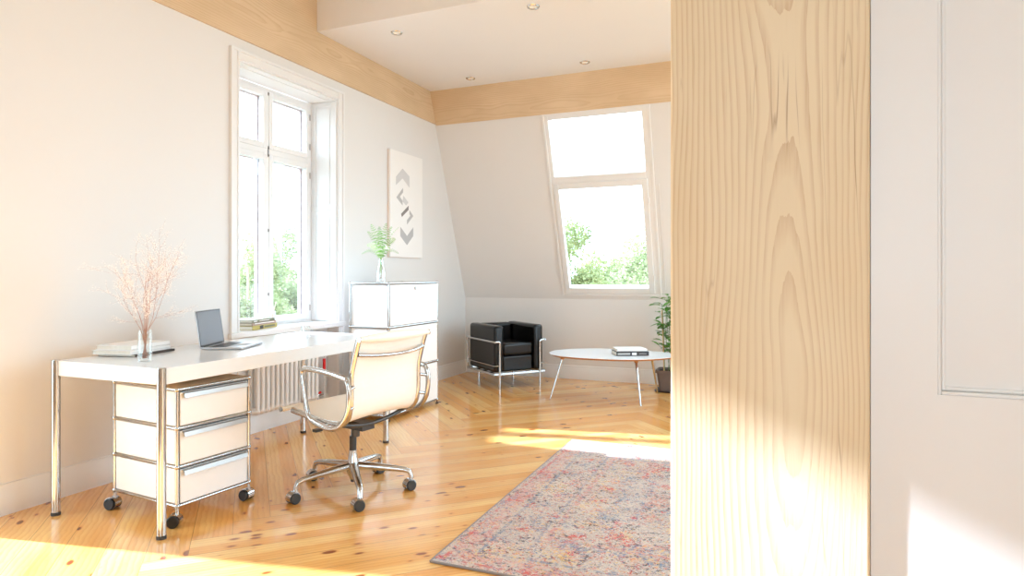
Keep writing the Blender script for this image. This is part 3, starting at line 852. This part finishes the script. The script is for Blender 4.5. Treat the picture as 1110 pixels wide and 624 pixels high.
# local x along the front edge (left->right), local y to the rear
AW, AD, AH = .585, .62, .635
z0 = .165
def cushion(name, x0, x1, y0, y1, z0, z1, r=.03, puff=.006):
    m = MB(); nx = 6
    m.box(x0, x1, y0, y1, z0, z1)
    return m.build(name, M['leather'], lc, bevel=r, bseg=4)
tA = .115
cushion('arm_cushion', .007, tA, .001, AD-.015, z0, AH)
cushion('arm_cushion', AW-tA, AW-.007, .001, AD-.015, z0, AH)
cushion('back_cushion', tA+.002, AW-tA-.002, AD-.015-.13, AD-.017, z0, AH-.005)
cushion('base_cushion', tA+.003, AW-tA-.003, .030, AD-.15, z0, .325, .018)
cushion('seat_cushion', tA+.003, AW-tA-.003, .022, AD-.15, .327, .455, .028)
m = MB(); rt = .011
for sg, xo in ((1, -.004), (-1, AW+.004)):
    xi = .056 if sg > 0 else AW-.056
    m.tube(smooth_path([(xi, -.012, 0), (xi, -.012, .20), (xi, -.012, .42), (xi, -.012, .462), (xi-sg*.012, -.012, .474), (xo+sg*.014, -.012, .476), (xo, -.002, .476), (xo, .03, .476), (xo, AD-.03, .476), (xo, AD, .47), (xo, AD, .4), (xo, AD, .165)], 4), rt, 10)
    m.tube(smooth_path([(xi, -.010, .235), (xo+sg*.012, -.010, .235), (xo, .0, .235), (xo, .04, .235), (xo, AD, .235)], 4), .006, 8)
m.tube([(0, AD, .470), (AW, AD, .470)], rt, 10)
m.tube([(0, AD, .235), (AW, AD, .235)], .006, 8)
fo = m.build('tube_frame', M['chrome'], lc)
m = MB()
for x in (0, AW-.0): m.box(x-.010, x+.012, -.01, AD+.01, .138, .162)
m.box(0, AW, -.012, .010, .138, .162); m.box(0, AW, AD-.01, AD+.012, .138, .162)
m.build('base_rail', M['chrome'], lc, bevel=.003)
for x in (.08, AW-.08):
    m = MB(); m.cyl((x, AD-.10, 0), (x, AD-.10, .145), .011, seg=14); m.build('leg', M['chrome'], lc)
m = MB()
for y in (.15, .30, .45): m.box(.01, AW-.01, y, y+.03, .146, .158)
m.build('seat_strap', M['black'], lc)

# ------------------------------------------------------------------ coffee table
tb = thing('coffee_table', 'low oval pale grey coffee table on three splayed metal legs', 'coffee table', (2.02, 5.82, 0))
cen = Vector((2.02, 5.82))
outl = [(1.425, 5.78), (1.45, 5.66), (1.54, 5.53), (1.72, 5.455), (1.943, 5.44), (2.15, 5.462), (2.34, 5.545), (2.50, 5.70), (2.585, 5.87), (2.56, 6.02), (2.44, 6.13), (2.25, 6.19), (1.98, 6.215), (1.74, 6.18), (1.55, 6.06), (1.44, 5.90)]
oo = [tuple(p)[:2] for p in smooth_path([(x-cen.x, y-cen.y, 0) for x, y in outl], 5, True)]
TZ = .418
MB().prism(oo, TZ-.004, TZ, smooth=True).build('table_top', M['lamin'], tb)
inn = [(x*.985, y*.98) for x, y in oo]
m = MB(); n = len(oo)
vs = [(x, y, TZ-.004) for x, y in oo] + [(x*.955, y*.94, TZ-.020) for x, y in oo]
m.add(vs, [tuple(range(n, 2*n))[::-1]] + [(i, i+n, (i+1) % n+n, (i+1) % n) for i in range(n)], True).build('plywood_edge', M['ply'], tb)
for (bx_, by_, fx, fy) in ((1.565, 5.70, 1.478, 5.602), (2.255, 5.72, 2.321, 5.592), (2.335, 6.05, 2.345, 6.30)):
    m = MB(); p0 = (bx_-cen.x, by_-cen.y, TZ-.045); p1 = (fx-cen.x, fy-cen.y, .0)
    m.tube([p1, (p1[0]*.5+p0[0]*.5, p1[1]*.5+p0[1]*.5, (TZ-.045)/2), p0], [.007, .0105, .013], 12)
    lg = m.build('leg', M['chrome'], tb)
    MB().lathe([(0, -.04), (.016, -.04), (.022, -.022), (.045, -.004), (.05, 0), (0, 0)], (bx_-cen.x, by_-cen.y, TZ-.018), 20).build('leg_bracket', M['ply'], lg)

# ------------------------------------------------------------------ books
def book(name, label, loc, rz, L, W_, H, cov, group=None, marks=None):
    """L along local x (spine side at y=0), W_ along y"""
    b_ = thing(name, label, 'book', loc, rz, group)
    t = .0025 if H > .012 else .0015
    m = MB(); m.box(0, L, 0, W_, 0, t); m.box(0, L, 0, W_, H-t, H); m.box(0, L, 0, t, t, H-t)
    cv = m.build('cover', cov, b_, bevel=.0006)
    MB().box(.004, L-.004, t, W_-.005, t, H-t).build('pages', M['paper'], b_)
    for (x0, x1, za, zb, mt) in (marks or []):
        MB().box(x0*L, x1*L, -.0006, .0004, H*za, H*zb).build('spine_print', mt, cv)
    return b_
z = .7407
a = math.atan2(2.477-2.206, .408-.47)
book('book', 'thin dark brown book at the bottom of the stack on the desk', (.475, 2.205, z), a, .285, .215, .011, M['blackbook'], 'books stacked on the desk')
book('book', 'thick white book on the dark one in the desk stack', (.462, 2.19, z+.0115), a, .285, .222, .021, M['whitebook'], 'books stacked on the desk', [(.02, .98, .40, .48, M['g1'])])
book('book', 'white book on top of the stack on the desk behind the glass vase', (.455, 2.20, z+.033), a, .275, .205, .023, M['whitebook'], 'books stacked on the desk', [(.02, .98, .12, .2, M['g2'])])
sz = WZ0+.0122
a = math.atan2(.354, -.10)
book('book', 'olive yellow book at the bottom of the stack on the window sill', (-.004, 3.455, sz), a, .36, .20, .030, M['olive'], 'books stacked on the sill', [(.28, .42, .1, .9, M['ink']), (.46, .9, .3, .7, M['greenbook'])])
book('book', 'brown spined book in the middle of the stack on the window sill', (-.014, 3.462, sz+.0305), a-.05, .32, .19, .020, M['pinkbook'], 'books stacked on the sill', [(.1, .9, .55, .85, M['whitebook'])])
book('book', 'grey green book under the two candle holders on the window sill', (-.012, 3.462, sz+.051), a, .325, .19, .020, M['greenbook'], 'books stacked on the sill', [(.06, .2, .3, .7, M['whitebook']), (.3, .75, .35, .6, M['whitebook'])])
a = math.atan2(-.09, .22)
tz = TZ+.0003
def P2(px, py, zz):
    f_, h_, yaw = 690., 1.15, R(22.65)
    A_, B_ = (px-555)/f_, (298-py)/f_
    r_ = (-math.sin(yaw)+math.cos(yaw)*A_, math.cos(yaw)+math.sin(yaw)*A_, B_); t_ = (zz-h_)/r_[2]
    return Vector((3.43+r_[0]*t_, r_[1]*t_, zz))
# coffee table books: near-left corner is spine start
book('book', 'black and white patterned book lying on the coffee table under the white one', (2.085, 5.675, tz), R(27), .30, .21, .036, M['ink'], None,
     [(.04, .42, .3, .42, M['whitebook']), (.04, .42, .55, .68, M['whitebook']), (.48, .62, .2, .8, M['whitebook']), (.70, .92, .35, .65, M['g3'])])
bk = book('book', 'white book with dark lettering on top of the pair on the coffee table', (2.09, 5.69, tz+.0365), R(27), .275, .19, .024, M['whitebook'], None, [(.0, 1, .0, .16, M['ink'])])
m = MB(); random.seed(3)
x = .05
for k in range(9):
    w2 = random.uniform(.008, .014); m.box(x, x+w2, .03, .045, .024, .0245); x += w2+.004
m.build('cover_print', M['g3'], bk)

# ------------------------------------------------------------------ laptop
A_ = Vector((.52, 2.557)); B_ = Vector((.392, 2.841))
lrz = math.atan2((B_-A_).y, (B_-A_).x)
lp = thing('laptop', 'open silver laptop with a grey screen on the white desk', 'laptop', (A_.x, A_.y, .7407), lrz)
LW, LD = .311, .222     # local x along hinge, local -y to the user
MB().box(0, LW, -LD, 0, .001, .013).build('laptop_base', M['silver'], lp, bevel=.004, bseg=3)
m = MB()
for r_i in range(5):
    for k in range(13):
        m.box(.022+k*.0207, .022+k*.0207+.018, -.035-r_i*.0185-.0155, -.035-r_i*.0185, .013, .0138)
m.build('keyboard', M['black'], lp)
MB().box(.10, .21, -.205, -.14, .0129, .0134).build('trackpad', M['g2'], lp)
tilt = R(8)
mt = Matrix.Translation((0, .002, .010)) @ Matrix.Rotation(-tilt, 4, 'X')
li = MB().box(0, LW, 0, .006, 0, .205, mt).build('laptop_lid', M['silver'], lp, bevel=.003)
MB().box(.004, LW-.004, -.0012, 0, .004, .201, mt).build('bezel', M['rubber'], li)
MB().box(.009, LW-.009, -.0018, -.001, .012, .196, mt).build('screen', M['screen'], li)
MB().cyl((.04, .003, .010), (LW-.04, .003, .010), .006, seg=10).build('laptop_hinge', M['rubber'], lp)

# ------------------------------------------------------------------ glass vase with twigs
def glass_cyl(name, parent, r, h, base=.012, wall=.0025, prof=None):
    p = prof or [(0, 0), (r-.002, 0), (r, .003), (r, h), (r-wall, h), (r-wall, base), (0, base)]
    return MB().lathe(p, seg=32).build(name, M['vase'], parent)
vz = thing('glass_vase', 'clear cylindrical glass vase with dry twigs on the near end of the desk', 'vase', (.662, 2.115, .7407))
glass_cyl('vase_body', vz, .031, .148)
random.seed(11)
tw = MB(); bd = MB()
def rv(s_): return Vector((random.uniform(-s_, s_), random.uniform(-s_, s_), random.uniform(-s_, s_)))
def sprig(p, d, L, r, depth):
    n = 5; pts = [p.copy()]; q = p.copy(); dd = d.normalized()
    for i in range(n):
        dd = (dd + rv(.22) + Vector((0, 0, .03))).normalized(); q = q + dd*L/n; pts.append(q.copy())
    tw.tube(pts, [r*(1-.6*i/n) for i in range(n+1)], 5)
    for i in range(1, n+1):
        if depth > 0:
            for k in range(2):
                if random.random() < (.72 if depth == 2 else .5):
                    sd = (dd*.9 + rv(.75)).normalized(); sprig(pts[i], sd, L*random.uniform(.32, .6), r*.5, depth-1)
        if depth < 2:
            for k in range(2):
                bd.sphere(pts[i]+rv(.006), random.uniform(.0011, .0022), 5, 4)
mains = [(-.16, .02, .36, .27), (-.20, -.05, .28, .28), (-.07, .04, .30, .33), (-.02, -.02, .36, .36), (.03, .03, .36, .40), (.10, .0, .36, .46), (.15, .05, .34, .46), (.08, -.05, .34, .40), (.18, .02, .34, .44), (.13, .0, .36, .40)]
for (dx, dy, dz, L) in mains:
    bp_ = Vector((-dx*.07, -dy*.1, .015)); tp = Vector((dx*.10, dy*.1, .15))
    tw.tube([bp_, (bp_+tp)/2+rv(.003), tp], [.0016, .0016, .0015], 6)
    sprig(tp, Vector((dx*.95, dy, dz)), L*.72, .0011, 2)
t_ = tw.build('twig', M['twig'], vz); bd.build('bud', M['bud'], t_)

# ------------------------------------------------------------------ fern vase on the cabinet
fv = thing('fern_vase', 'small glass bottle with green fern fronds on the white cabinet', 'vase', (.43, 4.40, 1.0912))
glass_cyl('bottle', fv, .036, .2, prof=[(0, 0), (.034, 0), (.036, .006), (.036, .08), (.032, .11), (.018, .15), (.0165, .185), (.019, .192), (.0165, .190), (.0145, .15), (.029, .108), (.033, .08), (.033, .012), (0, .010)])
random.seed(21)
FA = Vector((.923, .385, 0))       # spread roughly along this
def frond(tip, L, width, mat, droop=0.0):
    m = MB(); base = Vector((0, 0, .06)); neck = Vector((tip.x*.02, tip.y*.02, .19))
    ctl = [base, neck, neck.lerp(tip, .5)+Vector((0, 0, .03+droop)), tip]
    pts = smooth_path(ctl, 12)
    m.tube(pts, [.0016*(1-.7*i/len(pts)) for i in range(len(pts))], 5)
    n = len(pts); s0 = 14
    for i in range(s0, n-1, 2):
        t_ = (pts[i+1]-pts[i-1]).normalized(); u_ = (i-s0)/(n-s0)
        w_ = width*math.sin(PI*min(1, .22+.78*u_))**.8*(1-u_*.25)
        sd = t_.cross(Vector((.3, -.9, .2))).normalized()
        for sg in (-1, 1):
            tipv = pts[i]+sd*sg*w_+t_*w_*.35-Vector((0, 0, w_*.12)); mid = pts[i]+sd*sg*w_*.5+t_*w_*.17
            h_ = t_*max(.0025, w_*.12)
            m.add([pts[i]-h_*.5, mid-h_, tipv, mid+h_, pts[i]+h_*.5], [(0, 1, 2, 3, 4)])
    m.build('frond', mat, fv)
for (sx, sy, z_, wd, mt_) in ((-.12, .04, .42, .03, 'fern'), (-.075, -.03, .475, .034, 'fern'), (-.02, .03, .46, .034, 'fern'), (.045, .0, .485, .034, 'fern'), (.085, .03, .46, .03, 'fern'),
                             (.0, -.05, .42, .034, 'fern'), (.145, .02, .455, .012, 'fernpale'), (-.165, .02, .232, .02, 'fern'), (.15, -.02, .235, .02, 'fernpale'), (-.1, -.06, .30, .035, 'fernpale'), (.11, .05, .36, .04, 'fern'), (.08, -.06, .27, .02, 'fernpale')):
    tip = FA*sx + Vector((-.385, .923, 0))*sy + Vector((0, 0, z_)); frond(tip, .3, wd, M[mt_], .02)

# ------------------------------------------------------------------ mug on desk, sill things
mg = thing('glass_mug', 'small clear glass mug at the far end of the desk', 'mug', (.61, 3.285, .7407))
MB().lathe([(0, 0), (.025, 0), (.027, .003), (.029, .082), (.0265, .082), (.0245, .008), (0, .008)], seg=28).build('mug_body', M['vase'], mg)
MB().tube(smooth_path([(.027, .0, .070), (.045, .004, .068), (.052, .006, .045), (.042, .004, .020), (.026, 0, .018)], 6), .004, 8).build('handle', M['vase'], mg)
def candlestick(label, loc, hstem, hc):
    c_ = thing('candle_holder', label, 'candle holder', loc, 0, 'glass candle holders on the sill')
    p = [(0, 0), (.026, 0), (.027, .004), (.010, .010)]
    z_ = .012; hs = hstem
    while z_ < hs-.02: p += [(.006, z_), (.010, z_+.01)]; z_ += .02
    p += [(.006, hs-.015), (.013, hs-.008), (.014, hs), (.009, hs), (.008, hs-.01), (0, hs-.01)]
    MB().lathe(p, seg=18).build('holder_stem', M['vase'], c_)
    MB().lathe([(0, hs-.009), (.0075, hs-.009), (.0085, hs+.0), (.0065, hs+hc-.012), (.003, hs+hc), (0, hs+hc)], seg=16).build('candle', M['candle'], c_)
    MB().cyl((0, 0, hs+hc-.002), (.001, 0, hs+hc+.008), .0008, seg=6).build('wick', M['rubber'], c_)
bz = sz+.0712
candlestick('clear glass candle holder with ivory candle, nearer of the two on the sill books', (-.105, 3.515, bz), .155, .225)
candlestick('clear glass candle holder with pale pink candle, on the sill books beside the mullion', (-.10, 3.652, bz), .235, .195)
gt = thing('glass_tumbler', 'glass tumbler holding short tapers beside the books on the sill', 'glass', (-.165, 3.815, sz))
glass_cyl('tumbler', gt, .026, .115)
for k, (dx, dy, h_) in enumerate(((-.018, .01, .20), (.004, -.01, .165), (.02, .012, .19), (-.004, .016, .15))):
    MB().tube([(-dx*.4, -dy*.4, .013), (dx*.3, dy*.3, .09), (dx*1.3, dy*1.3, h_)], [.003, .0042, .0012], 8).build('taper_candle', M['candle'], gt)

# ------------------------------------------------------------------ potted plant
pt = thing('potted_plant', 'bushy green plant on bamboo canes in a square taupe pot by the post', 'plant', (2.445, 6.44, 0))
def rsq(s_, r, n=5):
    out = []
    for cx, cy, a0 in ((s_-r, s_-r, 0), (-s_+r, s_-r, 90), (-s_+r, -s_+r, 180), (s_-r, -s_+r, 270)):
        for k in range(n+1):
            a = R(a0+90*k/n); out.append((cx+r*math.cos(a), cy+r*math.sin(a)))
    return out
def loft(rings):
    m = MB(); n = len(rings[0][0]); vs = []; fs = []
    for poly, z_ in rings: vs += [(x, y, z_) for x, y in poly]
    for i in range(len(rings)-1):
        for k in range(n): fs.append((i*n+k, i*n+(k+1) % n, (i+1)*n+(k+1) % n, (i+1)*n+k))
    fs.append(tuple(range(n-1, -1, -1))); o = (len(rings)-1)*n; fs.append(tuple(o+k for k in range(n)))
    return m.add(vs, fs, False)
loft([(rsq(.095, .03), .012), (rsq(.118, .035), .185), (rsq(.128, .035), .187), (rsq(.130, .035), .215), (rsq(.118, .03), .215), (rsq(.112, .03), .19)]).build('plant_pot', M['pot'], pt)
loft([(rsq(.125, .04), 0), (rsq(.14, .045), .014), (rsq(.13, .04), .014), (rsq(.115, .04), .006)]).build('saucer', M['blackbook'], pt)
loft([(rsq(.109, .03), .18), (rsq(.109, .03), .196)]).build('soil', M['soil'], pt)
random.seed(5)
canes = [(-.055, -.02, -.075, -.03, .80), (.0, .03, .01, .02, .86), (.055, -.01, .05, -.02, .72), (.09, .02, .10, .02, .9)]
for (x0, y0, x1, y1, h_) in canes:
    MB().tube([(x0, y0, .15), (x1, y1, h_)], .0058, 8).build('bamboo_cane', M['cane'], pt)
lf = MB(); stm = MB()
def leaf(p, d, L, W_):
    d = d.normalized(); up = Vector((0, 0, 1)); s_ = d.cross(up)
    s_ = s_.normalized() if s_.length > .1 else Vector((1, 0, 0)); nn = s_.cross(d)
    vs = [p]
    for t_, w_ in ((.15, .45), (.35, .95), (.6, .95), (.82, .55)):
        c_ = p + d*L*t_ - Vector((0, 0, 1))*L*.25*t_*t_
        vs += [c_ - s_*W_*w_/2 + nn*W_*.12*w_, c_, c_ + s_*W_*w_/2 + nn*W_*.12*w_]
    vs.append(p + d*L - Vector((0, 0, L*.25)))
    fs = [(0, 2, 1), (0, 3, 2)]
    for k in range(3):
        b_ = 1+3*k; fs += [(b_, b_+1, b_+4, b_+3), (b_+1, b_+2, b_+5, b_+4)]
    fs += [(10, 11, 13), (11, 12, 13)]
    lf.add(vs, fs, True)
for (x0, y0, x1, y1, h_) in canes+[(-.02, .06, -.045, .05, .84), (.03, -.05, -.02, -.07, .78), (-.03, .0, .03, .03, .86)]:
    pts = smooth_path([(x0+.01, y0, .18), (x0*.6+x1*.4+random.uniform(-.02, .02), y0+.01, .4), (x0*.3+x1*.7+random.uniform(-.02, .02), y1, .62), (x1, y1, h_+.06)], 6)
    stm.tube(pts, .0026, 6)
    for i in range(4, len(pts)):
        for k in range(2):
            if random.random() < .68:
                a = random.uniform(0, 2*PI); el = random.uniform(-.2, .75)
                d_ = Vector((math.cos(a)*math.cos(el), math.sin(a)*math.cos(el), math.sin(el)))
                q = pts[i]+d_*random.uniform(.025, .08); stm.tube([pts[i], q], .0013, 4); leaf(q, d_, random.uniform(.09, .13), random.uniform(.05, .07))
lf.build('foliage', M['leaf'], pt); stm.build('stem', M['stem'], pt)

# ------------------------------------------------------------------ rug
RW, RH = 2.75, 2.02
M['rug'] = mat_rug(RW, RH)
rg = thing('persian_rug', 'faded multicoloured oriental rug on the wooden floor beside the post', 'rug', (2.148, 2.225, 0), R(1.0))
def grid_slab(W_, H_, z0, z1, nx, ny):
    m = MB(); m.box(0, W_, 0, H_, z0, z1); return m
grid_slab(RW, RH, .0005, .009, 1, 1).build('rug_pile', M['rug'], rg, bevel=.003)
m = MB()
for a_, b_ in (((0, 0), (RW, 0)), ((RW, 0), (RW, RH)), ((RW, RH), (0, RH)), ((0, RH), (0, 0))):
    m.cyl((a_[0], a_[1], .0058), (b_[0], b_[1], .0058), .0052, seg=8)
m.build('bound_edge', M['g3'], rg)

# ------------------------------------------------------------------ outside
gz = -3.2
gr = MB().box(-40, 40, -40, 60, gz-.5, gz).build('ground', M['lawn']); struct(gr)
def tree(label, x, y, top, rx, rz_, seed, mat, nl=9000, ls=.12):
    rnd = random.Random(seed)
    t_ = thing('garden_tree', label, 'tree', (x, y, gz), 0, 'garden trees outside the windows')
    H = top-gz
    tr = MB(); tr.tube([(0, 0, 0), (rnd.uniform(-.1, .1), .05, H*.35), (0, 0, H*.75)], [.16, .12, .05], 10)
    cc = H-rz_
    blobs = []
    for k in range(46):
        while True:
            p = Vector((rnd.uniform(-1, 1), rnd.uniform(-1, 1), rnd.uniform(-1, 1)))
            if p.length < 1: break
        p = Vector((p.x*rx*.85, p.y*rx*.85, cc+p.z*rz_*.8)); blobs.append((p, rnd.uniform(.5, .9)*.62))
        if k % 3 == 0: tr.tube([(0, 0, min(p.z*.8, H*.7)), p*.5+Vector((0, 0, p.z*.45)), p], [.035, .022, .008], 5)
    tr.build('trunk', M['bark'], t_)
    vs = []; fs = []
    for i in range(nl):
        c_, r_ = blobs[rnd.randrange(len(blobs))]
        d = Vector((rnd.gauss(0, 1), rnd.gauss(0, 1), rnd.gauss(0, 1))).normalized()
        p = c_ + d*r_*rnd.uniform(.55, 1.05)
        u_ = Vector((rnd.gauss(0, 1), rnd.gauss(0, 1), rnd.gauss(0, .6))).normalized(); v_ = u_.cross(Vector((rnd.gauss(0, 1), rnd.gauss(0, 1), rnd.gauss(0, 1)))).normalized()
        s_ = ls*rnd.uniform(.6, 1.3); k = len(vs)
        vs += [p-u_*s_*.5, p-v_*s_*.25, p+u_*s_*.5, p+v_*s_*.25]; fs.append((k, k+1, k+2, k+3))
    MB().add(vs, fs).build('foliage', mat, t_)
# seen through the tall window (direction from camera towards -x)
tree('leafy tree beyond the left half of the tall window', -6.2, 9.3, 2.35, 1.3, 2.4, 1, M['tree1'], 26000, .085)
tree('leafy tree beyond the right half of the tall window', -9.3, 13.9, 2.75, 1.5, 2.5, 2, M['tree2'], 26000, .10)
tree('low leafy tree further back in the tall window', -12.6, 16.4, 2.4, 1.7, 2.4, 3, M['tree2'], 20000, .13)
tree('leafy tree at the left of the sloping window view', -1.25, 14.6, 2.95, 1.2, 2.6, 4, M['tree1'], 26000, .09)
tree('leafy tree at the right of the sloping window view', .1, 17.9, 3.1, 1.4, 2.6, 5, M['tree2'], 26000, .10)
tree('low leafy tree between the two in the sloping window view', -2.1, 21.4, 2.6, 1.8, 2.4, 6, M['tree1'], 20000, .13)

# ------------------------------------------------------------------ light
wd = bpy.data.worlds.new('overcast bright sky'); S.world = wd; wd.use_nodes = True
nt = wd.node_tree; bg = nt.nodes['Background']
bg.inputs['Color'].default_value = (.64, .865, 1.02, 1); bg.inputs['Strength'].default_value = 14
sd = bpy.data.lights.new('sun', 'SUN'); sd.energy = 56; sd.angle = R(1.7); sd.color = (.83, .96, 1.20)
so_ = bpy.data.objects.new('sun', sd); C.objects.link(so_)
so_.rotation_euler = Vector((1, .195, -.495)).to_track_quat('-Z', 'Y').to_euler()
so_.location = (-6, -2, 6)
def portal(loc, direction, sx, sy, roll=0):
    l = bpy.data.lights.new('window_portal', 'AREA'); l.shape = 'RECTANGLE'; l.size = sx; l.size_y = sy
    l.cycles.is_portal = True
    o = bpy.data.objects.new('window_portal', l); C.objects.link(o); o.location = loc
    o.rotation_euler = Vector(direction).to_track_quat('-Z', 'Y').to_euler()
portal((-.31, (WY0+WY1)/2, (WZ0+WZ1)/2), (1, 0, 0), 1.1, 1.9)
portal((-.31, (FY0+FY1)/2, FZ1/2), (1, 0, 0), FY1-FY0, FZ1)
portal((3.7, YF-.31, 1.65), (0, 1, 0), 2.2, 1.9)
portal((XE+.31, 4.0, 1.67), (-1, 0, 0), 4.0, 2.55)
p_ = P_sl((RX0+RX1)/2, 1.87, .23); portal(p_, (0, -math.cos(ang), -math.sin(ang)), 1.1, 2.0)
p_ = P_sl(4.1, 1.87, .23); portal(p_, (0, -math.cos(ang), -math.sin(ang)), 1.6, 1.9)

# ------------------------------------------------------------------ camera
cd = bpy.data.cameras.new('camera'); cam = bpy.data.objects.new('camera', cd); C.objects.link(cam)
cam.location = (3.43, 0, 1.15); cam.rotation_euler = (PI/2, 0, R(22.65))
cd.sensor_width = 36; cd.lens = 690/1110*36; cd.shift_y = -14/1110
cd.clip_start = .05; cd.clip_end = 200
S.camera = cam
S.view_settings.view_transform = 'Standard'; S.view_settings.look = 'None'; S.view_settings.gamma = 1
S.view_settings.use_curve_mapping = False
S.view_settings.exposure = -1.1
S.cycles.max_bounces = 14; S.cycles.diffuse_bounces = 8; S.cycles.transparent_max_bounces = 24
S.cycles.use_denoising = True
S.cycles.sample_clamp_indirect = 8
S.cycles.caustics_reflective = False; S.cycles.caustics_refractive = False
